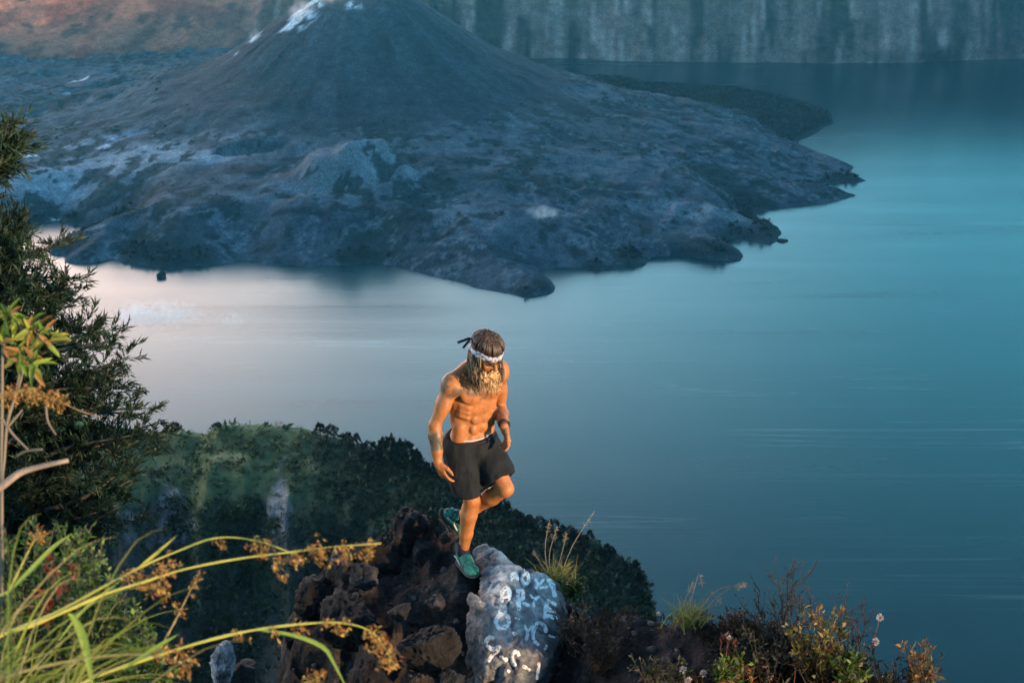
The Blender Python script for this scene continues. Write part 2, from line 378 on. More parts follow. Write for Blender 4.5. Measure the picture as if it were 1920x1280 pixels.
# far crater wall, fluted, with gentler brown hills on the left
nu, nv = 620, 110
ux = np.linspace(-3600, 3600, nu); tz = np.linspace(0, 1, nv)
U, T = np.meshgrid(ux, tz, indexing='ij')
lf = sstep(-350, -900, U)                                            # 1 on the left
top = 310 + 60 * fbm2(U / 600, U * 0, 3, 120) + 40 * lf
Z = T ** 1.1 * top - 6
base = 3575 - 150 * lf + 70 * fbm2(U / 420, U * 0, 3, 121)
slope = 0.42 * (1 - lf) + 2.1 * lf
flute = ridged(np.stack([U / 95 + .5 * fbm2(U / 200, Z / 90, 3, 128), Z / 300, U * 0], -1), 4, 122) * 40 + fbm2(U / 16, Z / 60, 4, 123) * 9
hill = fbm2(U / 240, Z / 110, 4, 125) * 120
Yw = base + (Z + 6) * slope - flute * (1 - lf) * sstep(0, 60, Z + 20) + hill * lf * sstep(-6, 50, Z)
cw = np.zeros(U.shape + (3,)) + np.array((0.22, 0.145, 0.13))
vst = fbm2(U / 38, Z / 320, 4, 130); vs2 = fbm2(U / 13, Z / 160, 3, 131); blot = fbm2(U / 90, Z / 60, 4, 132)
cw = lay(cw, sstep(-.05, .35, vst + .3 * blot) * .9, (0.030, 0.038, 0.032))
cw = lay(cw, sstep(.18, .45, vs2 + .35 * vst * -1) * .7, (0.46, 0.34, 0.31))
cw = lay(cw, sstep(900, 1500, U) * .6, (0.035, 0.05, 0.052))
brown = np.zeros(U.shape + (3,)) + np.array((0.33, 0.145, 0.09))
brown = lay(brown, sstep(.05, .3, fbm2(U / 120, Z / 50, 4, 140)) * .75, (0.13, 0.05, 0.036))
brown = lay(brown, sstep(.25, .5, fbm2(U / 55, Z / 25, 4, 141)) * .8, (0.03, 0.035, 0.025))
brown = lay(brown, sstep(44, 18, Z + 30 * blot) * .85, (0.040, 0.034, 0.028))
brown = lay(brown, sstep(-1250, -1500, U) * sstep(.0, .3, blot) * .7, (0.25, 0.13, 0.125))
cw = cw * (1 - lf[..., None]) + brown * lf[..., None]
k = NT('crater_rock'); vec = k.coord(); n1 = k.noise(vec, 0.05, 8, .65); n2 = k.noise(vec, 0.25, 5, .6)
col = k.mix(1.0, k.attr(), k.ramp(n1, [(0.25, (.55, .55, .56)), (0.75, (1.5, 1.5, 1.48))]), 'MULTIPLY')
col = k.mix(1.0, col, k.ramp(n2, [(0.3, (.6, .6, .6)), (0.7, (1.4, 1.4, 1.4))]), 'MULTIPLY')
M_WALL = k.fin(col, .95, k.bump(n1, 1.0, 8.0), spec=.1)
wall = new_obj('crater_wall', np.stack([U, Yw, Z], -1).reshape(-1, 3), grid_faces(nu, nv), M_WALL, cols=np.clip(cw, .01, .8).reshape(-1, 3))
tag(wall, kind='structure')

# the rim the photographer stands on runs on behind and to both sides, its unseen crest heights shaped to shade the basin from the low sun
path = bez([(-3300, 3300, 0), (-3500, 1800, 0), (-2600, 500, 0), (-1200, 0, 0), (-350, -40, 0), (0, -40, 0), (350, -40, 0), (1200, 20, 0), (2200, 450, 0), (2750, 1300, 0), (2900, 2400, 0), (2800, 3700, 0)], 220)[:, :2]
crest = np.interp(path[:, 0], [-3500, -900, -350, 350, 900, 2000, 2900], [720, 640, 628, 628, 660, 720, 775])
crest = np.where(path[:, 0] > 2000, np.interp(path[:, 1], [0, 400, 800, 1450, 1850, 2300, 2700, 3700], [750, 800, 845, 845, 720, 700, 750, 790]), crest)
tg = np.gradient(path, axis=0); tg /= np.linalg.norm(tg, axis=1, keepdims=True); inw = np.stack([-tg[:, 1], tg[:, 0]], 1)
prof = [(-700, .86), (-300, .95), (-90, .99), (-30, 1.0), (0, 1.0), (16, .985), (36, .955), (60, .90), (110, .79), (180, .63), (270, .44), (370, .21), (470, -.013)]
RV = []
for (px_, py_), (ix_, iy_), cz in zip(path, inw, crest):
    for (o_, zz) in prof:
        xx, yy = px_ + ix_ * o_, py_ + iy_ * o_
        n = float(fbm2(np.array([xx / 260.]), np.array([yy / 260.]), 4, 150)[0]); am = min(1, max(0, math.hypot(px_, py_) - 150) / 400)
        RV.append((xx + ix_ * 60 * n * am, yy + iy_ * 60 * n * am, cz * zz + n * (50 if px_ < 1500 else 18) * am))
ux = path
rim = new_obj('crater_rim', RV, grid_faces(len(ux), len(prof)), None, cols=np.tile([[.05, .05, .04]], (len(RV), 1)))
rim.data.materials.append(M_WALL); tag(rim, kind='structure')

# ------------------------------------------------------------------ implicit surfaces (figure, boulder)
def surface_nets(vol, org, h):
    s = vol < 0; nx, ny, nz = vol.shape
    cs = [s[i:nx - 1 + i, j:ny - 1 + j, q:nz - 1 + q] for i in (0, 1) for j in (0, 1) for q in (0, 1)]
    allin = np.logical_and.reduce(cs); anyin = np.logical_or.reduce(cs); act = anyin & ~allin
    idx = np.full(act.shape, -1, np.int64); ijk = np.argwhere(act); idx[act] = np.arange(len(ijk))
    acc = np.zeros((len(ijk), 3)); cnt = np.zeros(len(ijk))
    cor = np.array([(i, j, q) for i in (0, 1) for j in (0, 1) for q in (0, 1)])
    val = [vol[ijk[:, 0] + c[0], ijk[:, 1] + c[1], ijk[:, 2] + c[2]] for c in cor]
    for a in range(8):
        for b in range(a + 1, 8):
            if np.abs(cor[a] - cor[b]).sum() != 1: continue
            m = (val[a] < 0) != (val[b] < 0)
            t = np.where(m, val[a] / np.where(m, val[a] - val[b], 1), 0)
            acc += m[:, None] * (cor[a] + t[:, None] * (cor[b] - cor[a])); cnt += m
    V = org + h * (ijk + acc / np.maximum(cnt, 1)[:, None]); Fs = []
    for ax in range(3):
        o1, o2 = [(1, 2), (2, 0), (0, 1)][ax]
        sl = [slice(None)] * 3; sl[ax] = slice(0, -1); A = s[tuple(sl)]; sl[ax] = slice(1, None); B = s[tuple(sl)]
        ch = A != B; q = np.argwhere(ch); fl = A[ch]
        ok = (q[:, o1] > 0) & (q[:, o2] > 0) & (q[:, o1] < vol.shape[o1] - 1) & (q[:, o2] < vol.shape[o2] - 1); q = q[ok]; fl = fl[ok]
        e1 = np.zeros(3, int); e1[o1] = 1; e2 = np.zeros(3, int); e2[o2] = 1
        f = np.stack([idx[tuple((q - d).T)] for d in (e1 * 0, e1, e1 + e2, e2)], 1)
        f[~fl] = f[~fl][:, ::-1]; Fs.append(f)
    Fc = np.concatenate(Fs)
    return V, Fc[(Fc >= 0).all(1)]
class SDF:
    def __init__(s, lo, hi, h):
        s.h = h; s.o = np.asarray(lo, float); n = np.ceil((np.asarray(hi) - s.o) / h).astype(int) + 1
        s.n = n; s.v = np.full(n, 0.3, np.float32)
    def _sub(s, lo, hi):
        a = np.maximum(0, np.floor((lo - s.o) / s.h).astype(int)); b = np.minimum(s.n, np.ceil((hi - s.o) / s.h).astype(int) + 1)
        sl = tuple(slice(x, y) for x, y in zip(a, b))
        g = np.meshgrid(*[s.o[i] + s.h * np.arange(a[i], b[i]) for i in range(3)], indexing='ij')
        return sl, np.stack(g, -1).astype(np.float32)
    def _put(s, sl, d, k, op):
        a = s.v[sl]
        if op == 'sub': d = -d; a2 = -a; hh = np.clip(.5 + .5 * (-d - a) / k * -1, 0, 1)
        if op == 'add':
            hh = np.clip(.5 + .5 * (a - d) / k, 0, 1); s.v[sl] = a * (1 - hh) + d * hh - k * hh * (1 - hh)
        else:
            hh = np.clip(.5 - .5 * (a - d) / k, 0, 1); s.v[sl] = a * (1 - hh) + d * hh + k * hh * (1 - hh)
    def cone(s, a, b, ra, rb, k=.02, op='add'):
        a = np.asarray(a, float); b = np.asarray(b, float); m = max(ra, rb) + k + .03
        sl, p = s._sub(np.minimum(a, b) - m, np.maximum(a, b) + m)
        ab = b - a; t = np.clip(((p - a) @ ab) / (ab @ ab + 1e-12), 0, 1)
        d = np.linalg.norm(p - a - t[..., None] * ab, axis=-1) - (ra + (rb - ra) * t)
        s._put(sl, d, k, op)
    def chain(s, pts, rad, k=.02, op='add'):
        for i in range(len(pts) - 1): s.cone(pts[i], pts[i + 1], rad[i], rad[i + 1], k, op)
    def ell(s, c, r, R=None, k=.02, op='add'):
        c = np.asarray(c, float); r = np.asarray(r, float); m = r.max() + k + .03
        sl, p = s._sub(c - m, c + m); q = p - c
        if R is not None: q = q @ np.asarray(R).T                      # rows of R are the axes
        n0 = np.linalg.norm(q / r, axis=-1); n1 = np.linalg.norm(q / (r * r), axis=-1)
        d = n0 * (n0 - 1) / np.maximum(n1, 1e-6); s._put(sl, d, k, op)
    def mesh(s): return surface_nets(s.v, s.o, s.h)

def unit(v): v = np.asarray(v, float); return v / (np.linalg.norm(v) + 1e-12)

class LB:
    """many small leaf blades at once (numpy)"""
    def __init__(s): s.a = []
    def add(s, p, d, L, W, col, up=None):
        p = np.atleast_2d(np.asarray(p, float)); n = len(p)
        d = np.broadcast_to(np.asarray(d, float), (n, 3)); d = d / (np.linalg.norm(d, axis=1, keepdims=True) + 1e-9)
        if up is None: up = rng.normal(size=(n, 3))
        up = np.broadcast_to(np.asarray(up, float), (n, 3))
        sd = np.cross(d, up); sd /= np.linalg.norm(sd, axis=1, keepdims=True) + 1e-9; nn = np.cross(sd, d)
        L = np.broadcast_to(np.asarray(L, float), (n,))[:, None]; W = np.broadcast_to(np.asarray(W, float), (n,))[:, None]
        v = np.stack([p, p + d * L * .45 + sd * W * .5 + nn * W * .18, p + d * L - nn * L * .08, p + d * L * .45 - sd * W * .5 + nn * W * .18], 1)
        c = np.broadcast_to(np.asarray(col, float), (n, 3)); s.a.append((v, np.repeat(c[:, None], 4, 1)))
    def build(s, name, mat, parent=None, extra=None):
        v = np.concatenate([a[0] for a in s.a]).reshape(-1, 3); c = np.concatenate([a[1] for a in s.a]).reshape(-1, 3)
        f = np.arange(len(v)).reshape(-1, 4)
        q = parent
        while q is not None: v = v - np.array(q.location); q = q.parent
        return new_obj(name, v, f, mat, parent, False, c)

# ------------------------------------------------------------------ wooded spur below the rim
ridge_px = [(-260, 770, 425), (0, 785, 418), (150, 795, 412), (290, 822, 405), (335, 815, 402), (375, 822, 400), (410, 803, 396), (450, 806, 394), (490, 802, 392),
    (560, 808, 386), (640, 830, 378), (700, 856, 370), (760, 872, 362), (810, 882, 356), (850, 908, 350), (900, 932, 345), (950, 964, 337),
    (1000, 996, 330), (1060, 1010, 325), (1100, 1018, 321), (1150, 1048, 316), (1190, 1082, 313), (1213, 1096, 311), (1217, 1150, 310), (1219, 1300, 309), (1221, 1900, 308)]
rp = np.array([PY(*q) for q in ridge_px])
ss = np.linspace(0, len(rp) - 1, 330); ri = np.stack([np.interp(ss, np.arange(len(rp)), rp[:, i]) for i in range(3)], 1)
pf = np.array([(300, -420), (150, -180), (60, -60), (20, -12), (6, -1.6), (0, 0), (-5, -1.2), (-10, -2.6), (-15, -4.2), (-18.5, -7), (-21, -15), (-24, -27), (-29, -42), (-35, -60), (-44, -85), (-60, -120), (-95, -190), (-150, -300)], float)
tt = np.linspace(0, len(pf) - 1, 120); pfi = np.stack([np.interp(tt, np.arange(len(pf)), pf[:, i]) for i in range(2)], 1)
SV = np.zeros((len(ss), len(tt), 3))
endw = np.clip((ss[-1] - ss) / 4.0, 0.05, 1)[:, None]
SV[..., 0] = ri[:, 0, None]; SV[..., 1] = ri[:, 1, None] + pfi[None, :, 0] * (0.25 + 0.75 * endw); SV[..., 2] = ri[:, 2, None] + pfi[None, :, 1]
far = sstep(2, 14, np.abs(pfi[None, :, 1])) * np.ones((len(ss), 1))
rib = ridged(np.stack([SV[..., 0] / 26, SV[..., 2] / 90, SV[..., 1] * 0], -1), 3, 201)
n = fbm(np.stack([SV[..., 0] / 14, SV[..., 1] / 14, SV[..., 2] / 14], -1), 4, 202)
SV[..., 1] -= far * (rib * 13 + n * 8) * endw; SV[..., 2] += n * 1.3 * (1 - far) + far * n * 3 * endw
SV[..., 0] += far * n * 3 * endw
lu = sstep(7.6, 12.0, ss)[:, None]                                  # 0 left (grassy) .. 1 right (wooded)
topm = 1 - sstep(-7, -15, SV[..., 2] - ri[:, 2, None])
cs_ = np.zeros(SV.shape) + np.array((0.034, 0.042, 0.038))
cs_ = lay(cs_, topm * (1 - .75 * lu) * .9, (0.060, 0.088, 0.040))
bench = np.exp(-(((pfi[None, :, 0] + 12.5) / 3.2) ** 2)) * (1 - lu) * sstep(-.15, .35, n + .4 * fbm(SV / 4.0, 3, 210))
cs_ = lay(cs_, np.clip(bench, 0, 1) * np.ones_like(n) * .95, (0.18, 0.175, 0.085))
gully = sstep(.1, .5, fbm(np.stack([SV[..., 0] / 9, SV[..., 2] / 16, SV[..., 1] / 14], -1), 4, 205)) * (1 - .6 * topm)
cs_ = lay(cs_, gully * .5, (0.050, 0.075, 0.040))
for (u, v, r, w) in [(322, 940, 5.5, .9), (315, 985, 8, .7), (540, 895, 4.5, .7), (365, 975, 2.4, .8), (250, 990, 5, .5), (560, 960, 6, .3)]:
    q = P(u, v, 425); dd = np.hypot((SV[..., 0] - q[0]) / r, (SV[..., 2] - q[2]) / (r * 1.25)) + .9 * n + .5 * fbm(SV / 3.0, 3, 209)
    cs_ = lay(cs_, sstep(1, .4, dd) * w, (0.23, 0.22, 0.23))
cs_ = lay(cs_, sstep(15.5, 19, ss)[:, None] * np.ones_like(n) * .9, (0.020, 0.020, 0.021))
k = NT('spur_ground'); vec = k.coord(); n1 = k.noise(vec, .35, 7, .65)
col = k.mix(1.0, k.attr(), k.ramp(n1, [(.25, (.45, .45, .45)), (.75, (1.6, 1.6, 1.6))]), 'MULTIPLY')
M_SPUR = k.fin(col, .95, k.bump(n1, 1.0, 1.6), spec=.1)
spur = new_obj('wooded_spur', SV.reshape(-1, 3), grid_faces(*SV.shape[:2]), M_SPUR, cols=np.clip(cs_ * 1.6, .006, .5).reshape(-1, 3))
tag(spur, kind='structure')

M_FOL = leaf_mat('foliage', trans=.25, rough=.7)
k = NT('bark'); n1 = k.noise(k.coord((1, 1, .25)), 14, 5); M_BARK = k.fin(k.mix(1.0, k.attr(), k.ramp(n1, [(.3, (.5, .5, .5)), (.7, (1.4, 1.4, 1.4))]), 'MULTIPLY'), .9, k.bump(n1, .6, .02))

# undergrowth on the spur: one mass
lb = LB()
ii = rng.integers(20, 302, 24000); jj = np.clip((rng.random(24000) ** .8 * 66).astype(int) + 30, 30, 100)
keep = (rng.random(24000) < (0.16 + .84 * lu[ii, 0])) | ((jj > 66) & (rng.random(24000) < .85))
keep &= (ii < 255) | (rng.random(24000) < .55); ii, jj = ii[keep], jj[keep]; base = SV[ii, jj] + rng.normal(size=(len(ii), 3)) * .4
cl = np.where(lu[ii] < .4, np.array((0.058, 0.086, 0.042)), np.array((0.038, 0.056, 0.036))) * (0.5 + 1.5 * rng.random((len(ii), 1))) * np.array((1, 1, 1)) + rng.random((len(ii), 1)) * np.array((.012, .014, .0))
bs_ = np.where(lu[ii, 0] < .4, .6, .65) + 1.7 * rng.random(len(base)) ** 3
for q in range(7):
    dv = rng.normal(size=base.shape) + np.array((0, -.5, .8))
    lb.add(base + rng.normal(size=base.shape) * .5, dv, (.4 + .8 * rng.random(len(base))) * bs_, (.3 + .45 * rng.random(len(base))) * bs_, cl * (.75 + .5 * rng.random((len(base), 1))))
tag(lb.build('undergrowth', M_FOL), kind='stuff')

def far_tree_mesh(seed, conic):
    r = np.random.default_rng(seed); lb = LB(); nn = 260
    zz = r.random(nn) ** (.9 if conic else .6)
    rad = (.34 * (1 - zz) + .04 if conic else .33 * np.sqrt(np.clip(1 - (2 * zz - 1) ** 2, 0.05, 1))) * (.75 + .5 * r.random(nn))
    an = r.random(nn) * 6.283; lump = 1 + .35 * np.sin(an * 3 + seed) * np.sin(zz * 9 + seed)
    p = np.stack([np.cos(an) * rad * lump, np.sin(an) * rad * lump, .16 + .84 * zz], 1)
    d = np.stack([np.cos(an), np.sin(an), .5 + 0 * an], 1) + r.normal(size=(nn, 3)) * .6
    c = np.array((0.016, 0.026, 0.018)) * (.6 + 1.3 * r.random((nn, 1)))
    lb.add(p, d, .1 + .14 * r.random(nn), .08 + .08 * r.random(nn), c)
    v = np.concatenate([a[0] for a in lb.a]).reshape(-1, 3); cc = np.concatenate([a[1] for a in lb.a]).reshape(-1, 3)
    o = new_obj('crown', v, np.arange(len(v)).reshape(-1, 4), M_FOL, None, False, cc)
    mb = MB(); mb.tube([(0, 0, -.1), (.01, 0, .3), (0, .01, .8)], [.03, .022, .008], 6, (.05, .04, .035)); t = mb.build('trunk', M_BARK)
    return o, t
protos = [far_tree_mesh(s, s % 2 == 0) for s in range(6)]
TL = ['small dark bushy tree among those lining the crest of the wooded spur', 'small dark pointed tree among those lining the crest of the wooded spur',
      'taller dark pointed tree in the clump on the wooded spur behind the man']
tspots = []
for q in range(52):
    s = 9.6 + q / 51 * 11.8 + rng.normal() * .08
    tspots.append((s, 2.0 + 2.4 * rng.random(), rng.normal() * 2.0, q % 6))
for s, hgt in [(11.35, 6.5), (11.6, 8.0), (11.9, 7.2), (12.15, 7.6), (12.5, 5.6), (10.2, 4.5), (10.9, 4.2), (3.95, 4.6), (5.95, 2.6)]: tspots.append((s, hgt, -1.0, 0 if hgt > 5 else 3))
first = {}
for (s, hgt, off, kd) in tspots:
    i = int(np.clip(s / ss[-1] * (len(ss) - 1), 0, len(ss) - 1)); j = int(np.argmin(np.abs(pfi[:, 0] - off)))
    t = empty('spur_tree', SV[i, j] - np.array((0, 0, .2)))
    cr, tr = protos[kd]
    for o in (cr, tr):
        c = o if o not in first else o.copy()
        if o in first: COL.objects.link(c)
        first[o] = 1; c.parent = t
    t.scale = (hgt * (.8 + .5 * rng.random()), hgt * .9, hgt); t.rotation_euler = (0, 0, rng.random() * 6)
    lab = TL[2] if hgt > 5 else TL[1] if kd % 2 == 0 else TL[0]
    if s < 5: lab = 'dark rounded tree on the grassy end of the spur'
    elif s < 7: lab = 'lone small bush-like tree on the bare grassy crest of the spur'
    tag(t, lab, 'tree', {TL[2]: 'tall trees on the spur crest', TL[1]: 'pointed trees on the spur crest', TL[0]: 'bushy trees on the spur crest'}.get(lab))

# dark scrub along the volcano's shore and on the far headland: one mass
mb_v, mb_f = icoball(1); lb = LB()
sel = np.argwhere(((fr * sstep(-.1, .3, nA) > .35) | (pen > .4)) & (D > 9))
isl_s = np.argwhere((scrub > .5) & (pen < .3)); isl_s = isl_s[rng.choice(len(isl_s), min(3500, len(isl_s)), replace=False)]
sel = sel[rng.choice(len(sel), min(4200, len(sel)), replace=False)]
ipts = np.stack([X[isl_s[:, 0], isl_s[:, 1]], Y[isl_s[:, 0], isl_s[:, 1]], H[isl_s[:, 0], isl_s[:, 1]]], 1)
pts = np.stack([X[sel[:, 0], sel[:, 1]], Y[sel[:, 0], sel[:, 1]], H[sel[:, 0], sel[:, 1]]], 1) + rng.normal(size=(len(sel), 3)) * np.array((1.5, 1.5, 0))
for q in range(7):
    dv = rng.normal(size=pts.shape) + np.array((0, -.2, 1.0))
    lb.add(pts + rng.normal(size=pts.shape) * np.array((1.6, 1.6, .5)), dv, 3 + 4 * rng.random(len(pts)), 2.5 + 2.5 * rng.random(len(pts)), np.array((.016, .026, .02)) * (.6 + rng.random((len(pts), 1))))
for q in range(5):
    lb.add(ipts + rng.normal(size=ipts.shape) * np.array((1.2, 1.2, .3)), rng.normal(size=ipts.shape) + np.array((0, -.2, .8)), 1.5 + 2.5 * rng.random(len(ipts)), 1.3 + 1.6 * rng.random(len(ipts)), np.array((.02, .03, .024)) * (.6 + rng.random((len(ipts), 1))))
tag(lb.build('shore_scrub', M_FOL), kind='stuff')
# islets off the points
for (u, v, w, hh, lab) in [(1467, 452, 9, 3, 'tiny dark islet off the rocky point of the lava shore'), (303, 519, 7, 7, 'tiny dark tufted islet in the pale water off the shore')]:
    p = G(u, v); vv, ff = icoball(3); nz = fbm(vv * 1.7 + u, 3, 9)[:, None]
    vv = vv * (1 + .5 * nz) * np.array((w, w * .8, hh)); o = new_obj('islet', vv, ff, M_LAND, cols=np.tile([[.022, .03, .026]], (len(vv), 1)))
    o.location = p.tolist(); tag(o, lab, 'islet')

# ------------------------------------------------------------------ the near ledge
crest_px = [(-600, 2300, 9), (250, 2300, 9.9), (420, 1800, 9.9), (500, 1420, 9.9), (540, 1190, 9.9), (570, 1100, 9.8), (610, 1068, 9.75), (650, 1046, 9.7), (690, 1026, 9.7), (725, 1002, 9.7),
    (755, 992, 9.7), (790, 1002, 9.65), (830, 1010, 9.6), (860, 1040, 9.5), (885, 1085, 9.4), (950, 1120, 9.4), (1000, 1130, 9.4), (1060, 1136, 9.2), (1150, 1152, 8.8), (1250, 1158, 8.6),
    (1350, 1168, 8.5), (1450, 1184, 8.4), (1560, 1222, 8.3), (1650, 1262, 8.2), (1750, 1330, 8.1), (1900, 1450, 8), (2300, 1700, 8), (2900, 2600, 7)]
cp = np.array([P(*q) for q in crest_px])
def ledge(x, y):
    yr = np.interp(x, cp[:, 0], cp[:, 1]); zr = np.interp(x, cp[:, 0], cp[:, 2]) - 640
    f = yr - y                                                        # towards the camera
    zf = zr + np.interp(f, [-8, -2, -.6, -.15, 0, .25, .6, 1.0, 1.6, 2.6, 4.0], [-14, -4.2, -.9, -.12, 0, -.10, -.34, -.80, -1.5, -2.2, -2.6])
    kn = np.interp(y, [-40, -12, -4, .9, 2.2, 3.2, 4.4, 6.0, 9, 14], [-13, -8, -1.9, -1.68, -2.25, -3.0, -4.4, -6.6, -11, -22]) - .055 * np.maximum(np.abs(x + .2) - 1.2, 0) ** 2 - .25 * np.maximum(x - .6, 0)
    kn = np.maximum(kn, -30)
    bank = -4.48 - .55 * np.maximum(np.abs((x - 5.2) * .866 - (y - 4.6) * .5) - .5, 0) ** 1.2 - .02 * ((x - 5.2) * .5 + (y - 4.6) * .866) ** 2  # unseen rise added out of view to keep low sun off the ledge
    bank = np.where(x > 2.6, bank - 2.5 * np.maximum(3.3 - x, 0) - 1.2 * np.maximum(y - 5.2, 0), -30)
    return np.maximum(np.maximum(zf, kn), bank)
xs = np.concatenate([np.linspace(-14, -2.4, 70), np.linspace(-2.37, 3.6, 250), np.linspace(3.65, 14, 60)])
ys = np.concatenate([np.linspace(-30, 6.3, 120), np.linspace(6.33, 10.6, 180), np.linspace(10.7, 22, 40)])
GX, GY = np.meshgrid(xs, ys, indexing='ij'); GZ = ledge(GX, GY)
p3 = np.stack([GX, GY, GZ], -1)
lump = ridged(p3 * 2.3, 4, 301); fine = fbm(p3 * 7, 4, 302); cobb = fbm(p3 * 16, 3, 303)
lm = sstep(0.75, -0.1, GX)                                            # rocky on the left, earthy on the right
foot = np.exp(-(((GX + .28) / .3) ** 2 + ((GY - 8.15) / .3) ** 2))
amp = 1 - .8 * foot
GZ2 = GZ + amp * ((.04 + .20 * lm) * lump + .06 * fine + .022 * cobb) - .03 + .125 * np.exp(-(((GX + .31) / .15) ** 2 + ((GY - 8.13) / .24) ** 2))
ground_z = lambda x, y: float(np.interp(0, [0], [ledge(np.array([float(x)]), np.array([float(y)]))[0]])) + 640
gc = np.zeros(p3.shape) + np.array((0.014, 0.012, 0.012))
gc = lay(gc, sstep(-.1, .45, fine + .4 * lump) * .7, (0.034, 0.030, 0.030))
gc = lay(gc, sstep(.25, .6, cobb + .3 * fine) * .55, (0.13, 0.12, 0.12))
gc = lay(gc, np.exp(-(((GX + .72) / .22) ** 2 + ((GY - 8.15) / .5) ** 2)) * .8, (0.055, 0.042, 0.038))   # bare dust patch
gc = lay(gc, (1 - lm) * .55, (0.045, 0.032, 0.030))
k = NT('ledge_rock'); vec = k.coord(); n1 = k.noise(vec, 9, 8, .7); n2 = k.noise(vec, 38, 5, .65)
vor = k.n('ShaderNodeTexVoronoi'); vor.inputs['Scale'].default_value = 26; k.l(vec, vor.inputs['Vector'])
col = k.mix(1.0, k.attr(), k.ramp(n1, [(.28, (.35, .33, .33)), (.5, (1, 1, 1)), (.74, (2.1, 2.05, 2.05))]), 'MULTIPLY')
col = k.mix(1.0, col, k.ramp(n2, [(.3, (.5, .5, .5)), (.72, (1.7, 1.7, 1.7))]), 'MULTIPLY')
nb = k.bump(n1, .9, .08, k.bump(vor.outputs['Distance'], .5, .03, k.bump(n2, .8, .02)))
M_LEDGE = k.fin(col, .9, nb, spec=.25)
ledge_o = new_obj('ground', np.stack([GX, GY, GZ2 + 640], -1).reshape(-1, 3), grid_faces(len(xs), len(ys)), M_LEDGE, cols=np.clip(gc, .005, .5).reshape(-1, 3))
tag(ledge_o, kind='structure')

# loose stones
k = NT('stone'); vec = k.coord(); n1 = k.noise(vec, 13, 8, .7); n2 = k.noise(vec, 60, 4, .6)
col = k.mix(1.0, k.attr(), k.ramp(n1, [(.28, (.4, .39, .39)), (.5, (1, 1, 1)), (.74, (1.9, 1.9, 1.92))]), 'MULTIPLY')
M_STONE = k.fin(col, .88, k.bump(n1, .9, .05, k.bump(n2, .7, .012)), spec=.25)
def rock_mesh(seed, sub=5, facets=20, rough=.20):
    r = np.random.default_rng(seed); v, f = icoball(sub)
    d = np.ones(len(v)) * 1.05
    for q in range(facets):
        nrm = unit(r.normal(size=3)); h = .5 + .4 * r.random(); dt = v @ nrm
        d = np.where(dt > 0, np.minimum(d, h / np.maximum(dt, 1e-3)), d)
    v = v * d[:, None]; w = v + .25 * np.stack([fbm(v * 1.5 + seed + 7 * q, 2, seed + q) for q in range(3)], 1)
    v = v * (1 + rough * fbm(w * 2.4 + seed, 3, seed)[:, None] + rough * .8 * ridged(w * 4 + seed, 4, seed + 5)[:, None] + rough * .5 * fbm(w * 13, 3, seed + 8)[:, None])
    return v, f
ROCKS = [((757, 1003, 9.72), (.19, .18, .21), 1, (.05, .043, .044), 'jagged dark rock crowning the highest peak of the ledge'),
    ((700, 1042, 9.7), (.20, .18, .14), 2, (.04, .035, .035), 'low dark rock leaning against the jagged peak rock'),
    ((808, 1035, 9.62), (.19, .16, .15), 3, (.06, .054, .056), 'brown-grey rock between the peak rock and the standing leg'),
    ((838, 1005, 9.45), (.055, .06, .06), 4, (.11, .10, .105), 'small pale grey stone tucked close behind the standing leg'),
    ((682, 1085, 9.3), (.13, .11, .11), 5, (.085, .082, .09), 'rounded grey rock beneath the tip of the drooping seed head'),
    ((600, 1125, 9.6), (.22, .2, .2), 6, (.035, .03, .03), 'dark pitted rock where the ledge drops into the gully'),
    ((822, 1130, 8.9), (.075, .06, .07), 7, (.11, .105, .115), 'angular pale grey stone below the standing shoe'),
    ((750, 1150, 8.8), (.09, .07, .06), 8, (.07, .065, .07), 'flat grey stone lying in the dust below the peak rock'),
    ((650, 1180, 9.0), (.24, .2, .2), 9, (.032, .028, .028), 'blocky dark rock low on the ledge face above the gully'),
    ((808, 1230, 8.5), (.18, .15, .16), 10, (.045, .038, .036), 'dark rubble block wedged beside the painted boulder'),
    ((700, 1262, 8.6), (.26, .2, .2), 11, (.04, .035, .035), 'broad dark rock at the foot of the ledge'),
    ((845, 1280, 8.3), (.10, .09, .08), 13, (.075, .07, .075), 'grey-brown rock under the base of the painted boulder'),
    ((415, 1246, 11.5), (.115, .12, .20), 12, (.26, .255, .27), 'pale upright stone alone in the dark gully')]
for (px, sc, sd, cl, lab) in ROCKS:
    v, f = rock_mesh(sd); v = v * np.array(sc); nz = fbm(v * 12 + sd, 3, sd)[:, None]
    o = new_obj('rock', v, f, M_STONE, cols=np.clip(np.array(cl) * (.24 if max(cl) < .2 else .85) * np.array((.93, .98, 1.06)) * (1 + .9 * nz + .8 * np.maximum(fbm(v * 40 + sd, 2, sd)[:, None], 0)), .006, .5)); o.location = P(*px).tolist()
    o.rotation_euler = (0, 0, sd * 1.3); tag(o, lab, 'rock')
# shelf that carries the lone stone in the gully
gp = P(415, 1300, 11.6); v, f = rock_mesh(44, 4, 5, .25); v = v * np.array((.35, .5, .5)) + np.array((0, .15, -.42))
o = new_obj('gully_rock', v, f, M_LEDGE, cols=np.tile([[.012, .011, .011]], (len(v), 1))); o.location = gp.tolist(); tag(o, 'dark rock shelf in the gully carrying the pale stone', 'rock')
